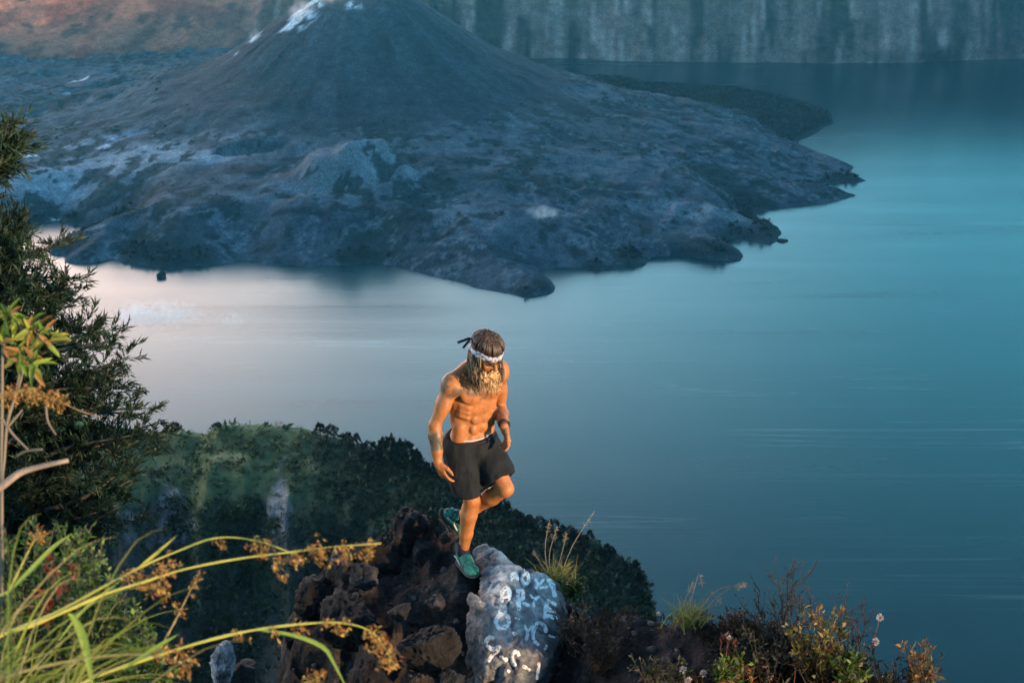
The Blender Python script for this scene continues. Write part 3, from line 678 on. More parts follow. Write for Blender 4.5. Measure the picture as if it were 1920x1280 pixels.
# rubble: one mass of small stones
mb = MB(); v0s = [rock_mesh(60 + q, 2, 9, .2) for q in range(5)]
VV = []; FF = []; CC = []; nb_ = 0
for q in range(800):
    x = rng.uniform(-1.45, 2.4); y = np.interp(x, cp[:, 0], cp[:, 1]) - rng.uniform(-.1, 1.5)
    i = int(np.argmin(np.abs(xs - x))); j = int(np.argmin(np.abs(ys - y)))
    if math.hypot(x + .28, y - 8.1) < .2: continue
    v, f = v0s[q % 5]; s = .008 + .03 * rng.random() ** 3
    VV.append(v * s * np.array((1, 1, .7)) + np.array((xs[i], ys[j], GZ2[i, j] + 640 + s * .05))); FF.append(np.array(f) + nb_); nb_ += len(v)
    CC.append(np.tile(np.array((.055, .048, .048)) * (.5 + 1.6 * rng.random()), (len(v), 1)))
tag(new_obj('rubble', np.concatenate(VV), np.concatenate(FF), M_STONE, cols=np.concatenate(CC)), kind='stuff')

# low tangle on the right-hand bank: one mass
lb = LB(); M_COVER = leaf_mat('ground_cover', trans=.2, rough=.7)
gi = rng.integers(int(np.argmin(np.abs(xs - .55))), int(np.argmin(np.abs(xs - 2.75))), 5200); yy_ = np.interp(xs[gi], cp[:, 0], cp[:, 1]) - rng.uniform(-.12, 1.1, 5200); gj = np.clip(np.searchsorted(ys, yy_), 0, len(ys) - 1)
bp = np.stack([GX[gi, gj], GY[gi, gj], GZ2[gi, gj] + 640], 1) + rng.normal(size=(5200, 3)) * np.array((.02, .02, .012)); cvr = fbm(bp * 2.2, 3, 460); bp = bp[cvr > -.12]
pal = np.array([(.022, .026, .014), (.035, .036, .018), (.045, .028, .02), (.05, .048, .024), (.03, .02, .016)])
for q in range(3): lb.add(bp + rng.normal(size=bp.shape) * .015, rng.normal(size=bp.shape) * .7 + np.array((0, 0, .8)), .03 + .07 * rng.random(len(bp)), .006 + .010 * rng.random(len(bp)), pal[rng.integers(0, 5, len(bp))] * (.6 + .8 * rng.random((len(bp), 1))))
tag(lb.build('ground_cover', M_COVER), kind='stuff')
# painted boulder
def B(u, v, dd=0.0): return P(u, v, 8.95 + dd)
lo = B(860, 1320, 0) - .55; hi = B(1060, 1010, 0) + .55
sd = SDF(lo, hi, .009)
sd.ell(B(968, 1195, .14), (.28, .30, .38), k=.05)
sd.ell(B(1005, 1125, .12), (.205, .26, .17), k=.12)
sd.ell(B(1022, 1165, .06), (.13, .22, .17), k=.10)
sd.ell(B(985, 1255, -.12), (.25, .26, .28), k=.12)
sd.ell(B(920, 1265, -.05), (.17, .2, .24), k=.10)
sd.chain([B(902, 1036, .62), B(925, 1068, .50), B(955, 1104, .26)], [.05, .09, .15], .09)      # upper arm of the rock
sd.chain([B(915, 1085, .30), B(922, 1105, .2), B(928, 1130, .1)], [.04, .06, .08], .06)
sd.chain([B(882, 1122, .06), B(894, 1140, -.02), B(906, 1170, -.06), B(914, 1215, -.10)], [.03, .045, .06, .07], .045)
sd.chain([B(884, 1160, .02), B(890, 1205, -.02), B(902, 1260, -.05)], [.05, .07, .09], .05)
sd.chain([B(926, 1068, .02), B(938, 1092, -.05), B(934, 1120, -.06)], [.018, .026, .012], .03, op='sub')
sd.chain([B(898, 1100, -.06), B(912, 1150, -.14), B(918, 1185, -.2)], [.014, .02, .01], .03, op='sub')
sd.chain([B(962, 1160, -.24), B(966, 1178, -.25)], [.014, .018], .02, op='sub')
sd.chain([B(985, 1150, -.23), B(990, 1165, -.24)], [.018, .022], .03, op='sub')
g_ = np.stack(np.meshgrid(*[sd.o[i] + sd.h * np.arange(sd.n[i]) for i in range(3)], indexing='ij'), -1)
gw = g_
for (u, v, dd_, nr) in [(1000, 1078, .1, (.30, -.05, .95)), (945, 1092, .1, (.45, -.35, .83)), (1056, 1150, .1, (.93, -.25, .25)), (1035, 1235, -.1, (.85, -.45, -.1)), (975, 1180, -.20, (.12, -.90, .42)),
                      (925, 1200, -.16, (-.35, -.85, .38)), (1020, 1120, -.10, (.45, -.62, .64)), (880, 1210, .0, (-.85, -.45, .25)), (1005, 1260, -.27, (.30, -.93, .2)), (960, 1110, -.1, (-.05, -.62, .78))]:
    c_ = B(u, v, dd_); d_ = (gw - c_) @ unit(nr); e_ = np.clip(.5 + .5 * (d_ - sd.v) / .03, 0, 1); sd.v = (sd.v * (1 - e_) + d_ * e_ + .03 * e_ * (1 - e_)).astype(np.float32)
bv, bf = sd.mesh(); q = bv * 1.0
fn = np.cross(bv[bf[:, 1]] - bv[bf[:, 0]], bv[bf[:, 2]] - bv[bf[:, 0]]); vn = np.zeros(bv.shape)
for q_ in range(4): np.add.at(vn, bf[:, q_], fn)
vn /= np.linalg.norm(vn, axis=1, keepdims=True) + 1e-12
crack = np.maximum(0, .06 - np.abs(fbm(q * np.array((4, 4, 2.2)) + 3, 3, 412))) / .06
bv = bv + vn * (.026 * fbm(q * 7, 4, 401) + .016 * ridged(q * 12, 4, 402) + .009 * fbm(q * 38, 2, 403) - .03 * crack)[:, None]
bc = np.zeros(bv.shape) + np.array((.13, .133, .14)); nn = fbm(bv * 5, 4, 403); n9 = fbm(bv * 18, 3, 404)
def near(u, v, r): c = B(u, v, -.1); e = bv - c; return np.hypot(e[:, 0], e[:, 2]) / r
bc = bc * (1 + .5 * nn + .3 * n9)[:, None]
def layv(c, m, col): m = np.clip(m, 0, 1)[:, None]; return c * (1 - m) + np.array(col) * m
for (u, v, r, w) in [(965, 1080, .17, .7), (955, 1120, .17, .6), (1030, 1110, .13, .65), (940, 1150, .13, .5), (935, 1180, .12, .5), (1030, 1160, .10, .6), (990, 1190, .12, .4), (935, 1230, .10, .4)]:      # sprayed-on white haze of paint
    bc = layv(bc, sstep(1.2, .2, near(u, v, r) + .9 * nn + .5 * n9) * w * .8, (.52, .54, .56))
for (u, v, r, w) in [(925, 1225, .13, .6), (985, 1255, .15, .55)]:                                    # older blue-grey paint
    bc = layv(bc, sstep(1.1, .3, near(u, v, r) + .5 * nn) * w, (.075, .10, .115))
for (u, v, r, w) in [(905, 1045, .10, .8), (888, 1130, .09, .75), (895, 1180, .09, .6)]:
    bc = layv(bc, sstep(1.1, .4, near(u, v, r) + .4 * nn) * w, (.27, .245, .235))
bc = layv(bc, sstep(.25, .6, n9 + .4 * nn) * .4, (.04, .04, .045))
root = empty('boulder', B(970, 1280, .1)); tag(root, 'grey boulder daubed with white painted letters beside the standing foot', 'boulder')
bo = new_obj('stone', bv - np.array(root.location), bf, M_STONE, root, True, np.clip(bc, .01, .6))
from mathutils.bvhtree import BVHTree
bvh = BVHTree.FromPolygons([tuple(x) for x in bv.tolist()], [tuple(map(int, x)) for x in bf.tolist()])
def on_boulder(u, v):
    r = Vector(ray(u, v).tolist()).normalized(); h = bvh.ray_cast(Vector(CAM.tolist()), r, 30)
    return (np.array(h[0]), np.array(h[1])) if h[0] is not None else None
k = NT('white_paint'); n1 = k.noise(k.coord(), 45, 4, .7)
k.fin(k.ramp(n1, [(.3, (.55, .57, .58)), (.5, (.76, .78, .79)), (.7, (.84, .85, .86))]), .7, spec=.2); M_PAINT = k.m
ho = k.ramp(k.noise(k.coord(), 26, 5, .75), [(.36, (0, 0, 0)), (.48, (1, 1, 1))]); tb = k.n('ShaderNodeBsdfTransparent'); ms = k.n('ShaderNodeMixShader'); k.l(ho, ms.inputs[0]); k.l(tb.outputs[0], ms.inputs[1]); k.l(k.b.outputs[0], ms.inputs[2]); k.l(ms.outputs[0], k.o.inputs['Surface'])
def S(*q): return [(860 + x * 240 / 1097, 1000 + y * 280 / 1280) for x, y in q]
STROKES = [  # (points, half width px) traced letter by letter
    (S((445, 405), (475, 330), (510, 400)), 4), (S((455, 375), (505, 372)), 3.2),                        # A
    (S((560, 345), (540, 385), (565, 430), (600, 405), (590, 350), (560, 345)), 3.6), (S((560, 318), (610, 305)), 3),                 # O
    (S((650, 390), (690, 430), (735, 380)), 3.6), (S((680, 430), (660, 475)), 3.6), (S((690, 465), (765, 455)), 2.8),                      # Y
    (S((770, 395), (805, 450), (825, 545)), 5.2), (S((750, 400), (800, 395)), 3.6),                                                     # T / 7
    (S((370, 590), (375, 500), (415, 465), (440, 520), (430, 560)), 4.4), (S((380, 545), (435, 535)), 3.4), (S((430, 560), (455, 600)), 3.2),   # A
    (S((515, 660), (510, 500)), 5), (S((490, 490), (545, 490), (550, 550), (515, 570)), 4),                                              # P
    (S((545, 590), (605, 620)), 3.6),                                                                                                      # -
    (S((610, 520), (650, 570)), 3.2), (S((700, 530), (650, 570), (640, 630)), 3.2),                                                           # Y
    (S((770, 560), (745, 640), (735, 730)), 4), (S((765, 565), (840, 615)), 4), (S((750, 640), (835, 675)), 4), (S((740, 700), (850, 725)), 4.2),  # E
    (S((350, 690), (320, 745), (345, 800), (400, 800), (430, 750), (405, 695), (350, 690)), 4.8), (S((345, 655), (350, 685)), 3), (S((400, 660), (405, 690)), 3),   # O with marks
    (S((460, 840), (490, 870)), 3.6), (S((480, 720), (520, 735)), 2.6),
    (S((560, 780), (590, 850), (575, 920)), 3.2), (S((590, 850), (625, 790)), 2.6),                                                           # N / x
    (S((750, 850), (735, 790), (680, 765), (640, 830), (645, 910), (690, 955)), 4.4), (S((755, 950), (735, 995)), 3.4), (S((770, 870), (825, 890)), 2.6),   # C
    (S((310, 900), (265, 890), (235, 930), (260, 970), (310, 990), (360, 960)), 4.6), (S((340, 980), (290, 1040), (250, 1095)), 5.2),            # Y / 9
    (S((350, 1050), (420, 1085)), 4),                                                                                                        # -
    (S((520, 1050), (500, 1010), (465, 1030), (460, 1090), (490, 1135)), 4.4), (S((545, 1130), (615, 1170)), 3.6), (S((415, 1170), (440, 1185)), 3.4),       # C,
    (S((690, 1100), (680, 1180), (670, 1250)), 3.4)]
for pts, hw in STROKES:
    vs, fs = [], []; dense = bez([(x, y, 0) for x, y in pts], 7 * (len(pts) - 1) + 3) if len(pts) > 2 else np.linspace((*pts[0], 0), (*pts[1], 0), 9)
    prev = None; run = 0; tl = np.gradient(dense[:, :2], axis=0); tl /= np.linalg.norm(tl, axis=1, keepdims=True) + 1e-9
    for q in range(len(dense)):
        w = 1.3 * hw * (.78 + .35 * float(fbm(np.array([[dense[q, 0] / 6, dense[q, 1] / 6, hw]]), 2, 9)[0])) * (0.6 if q in (0, len(dense) - 1) else 1)
        row = []
        for e in (-1, -.4, .4, 1):
            h = on_boulder(dense[q, 0] - tl[q, 1] * w * e * .85, dense[q, 1] + tl[q, 0] * w * e * .85)
            row.append(None if h is None else h[0] + h[1] * (.0035 if abs(e) < .9 else .0008))
        if any(r is None for r in row):
            if fs: break
            vs = []; prev = None; continue
        b0 = len(vs); vs += row
        if prev is not None and np.linalg.norm(row[1] - vs[prev + 1]) > .06:
            if fs: break
            prev = None
        if prev is not None: fs += [(prev + j, prev + j + 1, b0 + j + 1, b0 + j) for j in range(3)]
        prev = b0
    if fs:
        us_ = sorted({i for f_ in fs for i in f_}); mp_ = {i: j for j, i in enumerate(us_)}; vs = [vs[i] for i in us_]; fs = [tuple(mp_[i] for i in f_) for f_ in fs]
        new_obj('painted_stroke', np.array(vs) - np.array(root.location), fs, M_PAINT, root)

# ------------------------------------------------------------------ plants on and around the ledge
M_LEAF = leaf_mat('leaf', trans=.4, rough=.5); M_NEEDLE = leaf_mat('needles', trans=.2, rough=.6); M_STEM = leaf_mat('stem', trans=.05, rough=.6, var=.2)
r7 = np.random.default_rng(77)
def jit(n, s): return r7.normal(size=(n, 3)) * s

# casuarina-like tree on the slope to the left: limbs to set places, drooping needle sprays
TD = 13.5
tree = empty('casuarina_tree', P(20, 1500, TD + .3)); tag(tree, 'dark feathery needle-leaved tree rising beside the sapling and dead branch', 'tree')
trunk_pts = [P(20, 1500, TD + .3), P(0, 1150, TD + .3), P(-25, 800, TD + .2), P(-30, 500, TD), P(-40, 200, TD)]
mb = MB(); tp = bez(trunk_pts, 24); mb.tube(tp, np.linspace(.16, .03, len(tp)), 10, (.045, .038, .032)); mb.build('trunk', M_BARK, tree)
tips = [(22, 228, -.2), (30, 262, .3), (5, 300, .1), (-10, 240, .2), (28, 405, 0), (40, 435, .3), (35, 470, -.2), (20, 500, .2), (70, 515, 0), (110, 525, .2), (130, 535, -.2), (125, 560, .1), (95, 585, 0), (60, 560, .4), (30, 540, -.3),
        (165, 610, 0), (190, 625, .3), (205, 640, -.3), (235, 670, 0), (230, 700, .3), (215, 725, -.2), (170, 660, .3), (150, 690, -.2), (190, 760, 0), (120, 640, .4), (130, 730, .2), (80, 660, .1), (60, 720, .3), (100, 780, -.2), (40, 800, .3),
        (245, 765, 0), (275, 775, .2), (298, 790, -.1), (290, 812, .2), (250, 815, -.3), (265, 850, .2), (225, 840, 0), (170, 830, .3), (200, 880, -.2), (245, 900, .2), (150, 900, .3), (100, 860, .2), (60, 900, -.2), (230, 945, .1), (180, 960, 0), (120, 960, .3), (60, 980, .2), (20, 960, -.3), (20, 880, .3), (10, 720, .2), (15, 640, .3), (240, 980, .2), (200, 1010, .3), (140, 1030, .4), (80, 1050, .4), (30, 1060, .4),
        (210, 800, .4), (140, 800, .5), (90, 720, .5), (180, 720, .5), (110, 900, .6), (40, 850, .6), (160, 770, .5), (20, 580, .5), (60, 620, .6)]
tips += [(-50 - u, v + 15, dz * 1.5 + .3) for (u, v, dz) in tips if v > 380] + [(-30 + r7.normal() * 60, v, 1.0 + r7.random()) for v in range(420, 1050, 28)]
mb = MB(); lb = LB()
for (u, v, dz) in tips:
    tip = P(u, v, TD + dz); s0 = int(np.clip(np.argmin(np.linalg.norm(tp - (tip + np.array((0, 0, -.5))), axis=1)), 2, len(tp) - 2))
    a = tp[s0]; mid = (a + tip) / 2 + np.array((0, 0, .05)) + jit(1, .08)[0]; br = bez([a, mid, tip], 14)
    mb.tube(br, np.linspace(.035, .006, len(br)), 5, (.05, .042, .034))
    d0 = unit(tip - a)
    ntw = 34
    for q in range(ntw):
        f = .30 + .72 * q / ntw if q < ntw - 4 else 1.0
        b = br[min(len(br) - 1, int(f * (len(br) - 1)))] + jit(1, .03)[0]
        d = unit(d0 * .6 + jit(1, .65)[0] + np.array((0, 0, .25))); L = .12 + .16 * r7.random()
        e = b + d * L + np.array((0, 0, -.04)); c = bez([b, b + d * L * .5 + np.array((0, 0, .02)), e], 6)
        t = r7.random(24); pp = b + (e - b) * t[:, None] + jit(24, .008)
        lb.add(pp, d + jit(24, .42) + np.array((0, 0, .05)),   .06 + .07 * r7.random(24), .011 + .007 * r7.random(24), np.array((.010, .024, .014)) * (.5 + 1.3 * r7.random()) + np.array((.006, .009, .002)) * r7.random())
mb.build('limbs', M_BARK, tree); lb.build('crown', M_NEEDLE, tree)

def stems_and_leaves(name, label, cat, root_p, stems, leaf_L, leaf_W, cols, per=14, stem_r=.004, stem_col=(.06, .05, .03), group=None, leaf_from=.35, whorl=.6, mat=None, up_bias=.35):
    """root Empty > stems, foliage; stems: list of point lists"""
    e = empty(name, root_p); tag(e, label, cat, group); mb = MB(); lb = LB()
    for pts in stems:
        c = bez(pts, 12) if len(pts) > 2 else np.linspace(pts[0], pts[1], 8); mb.tube(c, np.linspace(stem_r, stem_r * .4, len(c)), 5, stem_col)
        t = leaf_from + (1 - leaf_from) * r7.random(per) ** .8; i = np.clip((t * (len(c) - 1)).astype(int), 0, len(c) - 2)
        b = c[i] + (c[i + 1] - c[i]) * r7.random((per, 1)); ax = c[i + 1] - c[i]; ax /= np.linalg.norm(ax, axis=1, keepdims=True) + 1e-9
        d = ax * up_bias + jit(per, whorl) + np.array((0, 0, .15))
        ci = r7.integers(0, len(cols), per); cc = np.array(cols)[ci] * (.65 + .7 * r7.random((per, 1)))
        lb.add(b, d, leaf_L * (.6 + .7 * r7.random(per)), leaf_W * (.7 + .5 * r7.random(per)), cc)
    mb.build('stems', M_STEM, e); lb.build('foliage', mat or M_LEAF, e); return e

# small-leaved shrub at the lower left
SD = 3.7; stems = []
edge = [(5, 985), (60, 972), (110, 975), (150, 985), (172, 985), (178, 1015), (185, 1050), (215, 1080), (235, 1095), (255, 1125), (265, 1150), (280, 1175), (292, 1195), (300, 1230), (330, 1255), (350, 1285)]
for q in range(190):
    if q < 64: u, v = edge[q % 16]; u += r7.normal() * 8 - 4; v += abs(r7.normal()) * 10
    else:
        u = r7.uniform(-20, 320); lim = np.interp(u, [0, 170, 190, 260, 350], [985, 990, 1060, 1135, 1285]); v = r7.uniform(lim + 8, 1330)
    t = P(u, v, SD + r7.uniform(-.35, .5)); b = P(60 + r7.normal() * 70, 1480, SD + .15 + r7.normal() * .15)
    stems.append([b, (b + t) / 2 + np.array((.02, 0, .06)) + jit(1, .03)[0], t])
stems_and_leaves('leafy_shrub', 'dense green small-leaved shrub behind the arching yellow stems', 'shrub', P(60, 1480, SD + .15), stems, .022, .012,
    [(.035, .075, .018), (.05, .10, .025), (.10, .16, .035), (.02, .045, .014)], per=52, stem_r=.0035, leaf_from=.45)
for (u, v, lab) in [(100, 1058, 'scarlet leaf spray in the small-leaved shrub'), (84, 1128, 'small crimson leaf spray low in the shrub')]:
    c = P(u, v, SD - .5); n_ = 5
    stems_and_leaves('red_leaf_spray', lab, 'leaf spray', c - np.array((0, 0, .09)), [[c - np.array((0, 0, .09)), c + jit(1, .02)[0]] for q in range(n_)], .02, .009, [(.15, .02, .015), (.12, .015, .012), (.18, .04, .02)], per=9, stem_r=.002)

# coarse grass at the lower left corner: one mass of blades
lbm = MB()
for q in range(120):
    b = P(r7.uniform(-160, 130), r7.uniform(1290, 1420), 2.9 + r7.uniform(-.5, .6)); an = r7.uniform(.15, 1.7); L = r7.uniform(.18, .42)
    d = np.array((math.cos(an) * .8 + .15, r7.normal() * .35, math.sin(an))); d = unit(d); dr = r7.uniform(.1, .5)
    pts = bez([b, b + d * L * .5, b + d * L * .85 + np.array((.02, 0, -.06 * dr)), b + d * L + np.array((.05, 0, -.18 * dr))], 8)
    cc = np.array([(.13, .17, .035), (.20, .22, .05), (.25, .22, .10), (.08, .12, .03)][q % 4]) * (.6 + .7 * r7.random()); w = r7.uniform(.0015, .0034)
    tg_ = np.gradient(pts, axis=0); sdv = np.cross(tg_, np.array((0, 1, .3))); sdv /= np.linalg.norm(sdv, axis=1, keepdims=True) + 1e-9; wd = (w * np.linspace(1, .15, len(pts)))[:, None]
    vv = np.concatenate([pts + sdv * wd, pts + np.array((0, -.4, .2)) * wd * .6, pts - sdv * wd]); m = len(pts)
    lbm.add(vv, [(a, a + 1, m + a + 1, m + a) for a in range(m - 1)] + [(m + a, m + a + 1, 2 * m + a + 1, 2 * m + a) for a in range(m - 1)], cc)
tag(lbm.build('grass', M_LEAF), kind='stuff')

# the arching flowering stems
def arching(label, px, d0, r0, heads, col, leaves=(), name='arching_sedge'):
    pts = [P(u, v, d0 + dd) for (u, v, dd) in px]; c = bez(pts, 40); e = empty(name, pts[0]); tag(e, label, 'sedge', None)
    mb = MB(); wob = 1 + .18 * np.sin(np.linspace(0, 40, len(c))); mb.tube(c, np.linspace(r0 * .85, r0 * .16, len(c)) * wob, 7, col); mb.build('stem', M_STEM, e)
    for (u, v, n_, sp, dn) in heads:
        lb = LB(); k0 = P(u, v, d0); base = c[np.argmin(np.linalg.norm(c - k0, axis=1))]
        for q in range(n_):
            t = r7.random(); b = base + (k0 - base) * t + jit(1, sp)[0]; d = np.array((.45, 0, -dn)) + jit(1, .45)[0]
            m = 4; cc = np.array([(.36, .17, .045), (.45, .25, .07), (.28, .12, .035), (.50, .34, .10)][q % 4]) * (.6 + .7 * r7.random())
            lb.add(b + jit(m, .003), d + jit(m, .35), .007 + .007 * r7.random(m), .0022 + .0014 * r7.random(m), cc)
        lb.build('seed_head', M_LEAF, e)
    for lp in leaves:
        q = bez([P(u, v, d0 + dd) for (u, v, dd) in lp[0]], 14); wd = (lp[1] * np.sin(np.linspace(.35, math.pi * .97, len(q))))[:, None]; tg_ = np.gradient(q, axis=0); sv = np.cross(tg_, FWD); sv /= np.linalg.norm(sv, axis=1, keepdims=True)
        m = len(q); vv = np.concatenate([q + sv * wd, q + FWD * wd * .5, q - sv * wd]); mb = MB(); mb.add(vv, [(a, a + 1, m + a + 1, m + a) for a in range(m - 1)] + [(m + a, m + a + 1, 2 * m + a + 1, 2 * m + a) for a in range(m - 1)], lp[2]); mb.build('blade', M_LEAF, e)
YEL = (.42, .38, .07); GRN = (.38, .36, .07); OLV = (.20, .28, .05)
arching('yellow stem arching over the shrub with its end drooping beneath its neighbour', [(-60, 1212, .1), (0, 1190, .1), (60, 1166, .08), (119, 1140, .05), (200, 1096, 0), (265, 1062, 0), (330, 1034, 0), (405, 1008, 0), (480, 1013, 0), (545, 1036, .02), (570, 1050, .03)], 3.0, .0044,
    [(415, 1024, 10, .006, .7), (476, 1024, 16, .007, .8), (500, 1030, 14, .007, .7), (556, 1052, 22, .008, .8), (240, 1082, 12, .008, .3), (262, 1078, 12, .008, .3)], GRN, [([(250, 1072, 0), (290, 1040, 0), (330, 1005, 0)], .0035, GRN), ([(110, 1200, 0), (160, 1140, -.02), (230, 1085, -.02)], .003, (.26, .34, .08))])
arching('long straight yellow stem reaching out level towards the dark rocks', [(-60, 1245, 0), (0, 1192, 0), (60, 1172, 0), (119, 1147, 0), (200, 1112, 0), (265, 1092, 0), (340, 1068, 0), (440, 1048, 0), (540, 1035, 0), (620, 1025, 0), (715, 1018, 0)], 2.9, .0050,
    [(300, 1060, 16, .009, .1), (325, 1055, 14, .009, .0), (262, 1096, 10, .007, .5), (300, 1108, 24, .012, .9), (320, 1130, 20, .012, .9), (525, 1085, 16, .008, 1.), (600, 1048, 26, .012, .7), (650, 1038, 26, .010, .7), (690, 1042, 22, .008, .8), (575, 1026, 10, .006, -.2), (480, 1044, 8, .005, .1)], YEL)
arching('lower yellow stem curving down at its heavy orange seed head', [(60, 1330, 0), (180, 1268, 0), (290, 1230, 0), (400, 1197, 0), (490, 1178, 0), (580, 1168, 0), (640, 1167, 0), (690, 1180, 0), (718, 1208, 0), (735, 1240, 0)], 2.9, .0046,
    [(690, 1190, 20, .008, .6), (705, 1205, 24, .010, .7), (718, 1220, 26, .010, .8), (728, 1240, 24, .008, 1.), (640, 1182, 16, .009, .8), (610, 1170, 12, .005, .2), (445, 1192, 10, .006, .5), (300, 1232, 12, .008, .2), (330, 1240, 26, .014, .9), (350, 1260, 30, .015, .9), (560, 1178, 10, .006, .8), (520, 1192, 10, .006, .8)], GRN,
    [([(485, 1180, 0), (550, 1190, 0), (605, 1212, 0), (625, 1240, 0), (655, 1300, 0)], .0045, OLV), ([(230, 1255, 0), (290, 1215, -.02), (335, 1188, -.02)], .0042, OLV)])
arching('thin dry brown stalk leaning between the two longest yellow stems', [(300, 1215, 0), (325, 1170, 0), (345, 1130, 0), (375, 1070, 0)], 2.95, .0028, [(340, 1145, 6, .005, .2), (368, 1085, 8, .005, .2)], (.28, .20, .09))
arching('broad bright green blade bent sharply downwards below the stems', [(128, 1150, 0), (138, 1160, 0), (150, 1190, 0)], 2.6, .003, [], OLV, [([(132, 1150, 0), (150, 1180, 0), (163, 1225, 0), (178, 1310, 0)], .0085, (.20, .28, .05))], 'broadleaf_sedge')
arching('upright green blade crossing in front of the red leaf spray', [(-30, 1130, 0), (10, 1110, 0), (30, 1100, 0)], 2.8, .003, [], OLV, [([(10, 1115, 0), (60, 1065, 0), (100, 1025, 0), (135, 1000, 0)], .0045, (.22, .30, .06))], 'broadleaf_sedge')
arching('short tawny seed stalk standing among the shrub leaves', [(15, 1110, 0), (40, 1060, 0), (60, 1020, 0), (78, 992, 0)], 2.9, .003, [(66, 1010, 14, .008, -.4), (72, 1000, 12, .007, -.5)], (.28, .26, .06))
arching('small seed tuft poking up at the foot of the ledge', [(545, 1300, 0), (570, 1280, 0), (600, 1272, 0)], 2.9, .003, [(575, 1276, 14, .007, -.2), (598, 1272, 14, .007, -.2)], GRN)

# sapling with a rosette of yellow-green leaves and dry twigs at the left edge
e = empty('sapling', P(5, 1200, 3.6)); tag(e, 'thin sapling with yellow-green leaf rosettes above its bare twigs', 'sapling')
mb = MB()
for px, r_ in [([(5, 1200), (3, 930), (8, 860), (14, 790), (30, 740), (42, 700), (46, 660)], .0055), ([(14, 790), (26, 750), (36, 705), (38, 690)], .004), ([(2, 930), (4, 760), (6, 640), (18, 600)], .005), ([(0, 780), (25, 815), (52, 842)], .0045), ([(14, 800), (32, 780), (42, 768)], .004), ([(86, 760), (90, 790), (105, 815)], .0035)]:
    c = bez([P(u, v, 3.6) for u, v in px], 18); mb.tube(c, np.linspace(r_, r_ * .5, len(c)), 6, (.14, .11, .08))
mb.build('twigs', M_STEM, e)
for (u, v, n_) in [(18, 592, 18), (60, 622, 20), (36, 668, 18), (66, 685, 16), (86, 632, 16), (0, 640, 14)]:
    lf_ = MB(); c = P(u, v, 3.6)
    for q in range(n_):
        a = r7.uniform(0, 6.283); d = np.array((math.cos(a), r7.normal() * .5, math.sin(a) * .75 - .1))
        cc = [(.30, .36, .05), (.20, .30, .04), (.42, .36, .07), (.12, .22, .03), (.40, .20, .06)][r7.integers(0, 5)]
        lf_.leaf(c + jit(1, .008)[0], d, np.array((.2, -.7, .6)) + jit(1, .3)[0], r7.uniform(.035, .065), r7.uniform(.010, .016), np.array(cc) * r7.uniform(.45, .85), curl=.2)
    lf_.build('leaf_rosette', M_LEAF, e)
e = empty('dead_branch', P(-60, 950, 3.3)); tag(e, 'bare pale dead branch poking out below the sapling', 'branch')
mb = MB(); c = bez([P(u, v, 3.3) for u, v in [(-60, 950), (0, 914), (35, 888), (70, 876), (128, 863)]], 18); mb.tube(c, np.linspace(.011, .005, len(c)), 7, (.19, .14, .11)); mb.build('limb', M_BARK, e)
mb = MB(); c = bez([P(u, v, 3.34) for u, v in [(30, 855), (50, 845), (80, 842)]], 8); mb.tube(c, .003, 6, (.06, .06, .05)); mb.build('twig', M_BARK, e)
arching('drooping dry orange seed plume lying level in front of the tree', [(-60, 745, 0), (0, 738, 0), (50, 735, 0), (100, 748, 0), (150, 770, 0), (190, 782, .05)], 3.3, .0026,
    [(u, v, 22, .010, .5) for u, v in [(5, 742), (20, 748), (38, 738), (55, 742), (70, 742), (85, 746), (100, 748), (114, 756)]], (.32, .22, .10), name='arching_sedge')

# tufts of pale grass behind the boulder and on the right-hand bank
def tuft(label, u, v, d0, n_, hgt, stalks, name='grass_tuft'):
    b = P(u, v, d0); e = empty(name, b); tag(e, label, 'grass tuft'); mb = MB()
    for q in range(n_):
        a = r7.uniform(0, 6.283); L = hgt * r7.uniform(.5, 1.1); d = np.array((math.cos(a) * .55, math.sin(a) * .55, 1.0)); bb = b + np.array((r7.normal() * .05, r7.normal() * .05, 0))
        c = bez([bb, bb + d * L * .55, bb + d * L * .9 + np.array((math.cos(a), math.sin(a), -.2)) * L * .25], 6); w = r7.uniform(.0025, .0045)
        sv = np.cross(np.gradient(c, axis=0), FWD); sv /= np.linalg.norm(sv, axis=1, keepdims=True) + 1e-9; wd = (w * np.linspace(1, .1, len(c)))[:, None]; m = len(c)
        mb.add(np.concatenate([c + sv * wd, c + FWD * wd * -.5, c - sv * wd]), [(a_, a_ + 1, m + a_ + 1, m + a_) for a_ in range(m - 1)] + [(m + a_, m + a_ + 1, 2 * m + a_ + 1, 2 * m + a_) for a_ in range(m - 1)], np.array([(.22, .23, .06), (.30, .27, .10), (.14, .18, .05)][q % 3]) * r7.uniform(.6, 1.2))
    mb.build('blades', M_LEAF, e)
    for px in stalks:
        c = bez([P(u_, v_, d0 + .02) for u_, v_ in px], 14); mb = MB(); mb.tube(c, np.linspace(.0032, .0016, len(c)), 5, (.20, .17, .12)); o = mb.build('stalk', M_STEM, e)
        lb = LB(); n2_ = 40; t = r7.random(n2_) * .22 + .78; b2 = c[(t * (len(c) - 1)).astype(int)] + jit(n2_, .006); lb.add(b2, jit(n2_, .5) + np.array((.2, 0, .1)), .02 * (.6 + r7.random(n2_)), .003, np.array((.30, .26, .19))); tag(lb.build('plume', M_LEAF, o), kind='stuff')
tuft('pale yellow-green grass tuft with feathery stalks behind the painted boulder', 1042, 1095, 9.45, 150, .16, [[(1035, 1085), (1030, 1040), (1045, 985)], [(1030, 1090), (1022, 1030), (1030, 975)], [(1050, 1080), (1075, 1020), (1115, 957)], [(1040, 1085), (1055, 1030), (1062, 1000)], [(1035, 1090), (1010, 1050), (1000, 1035)]])
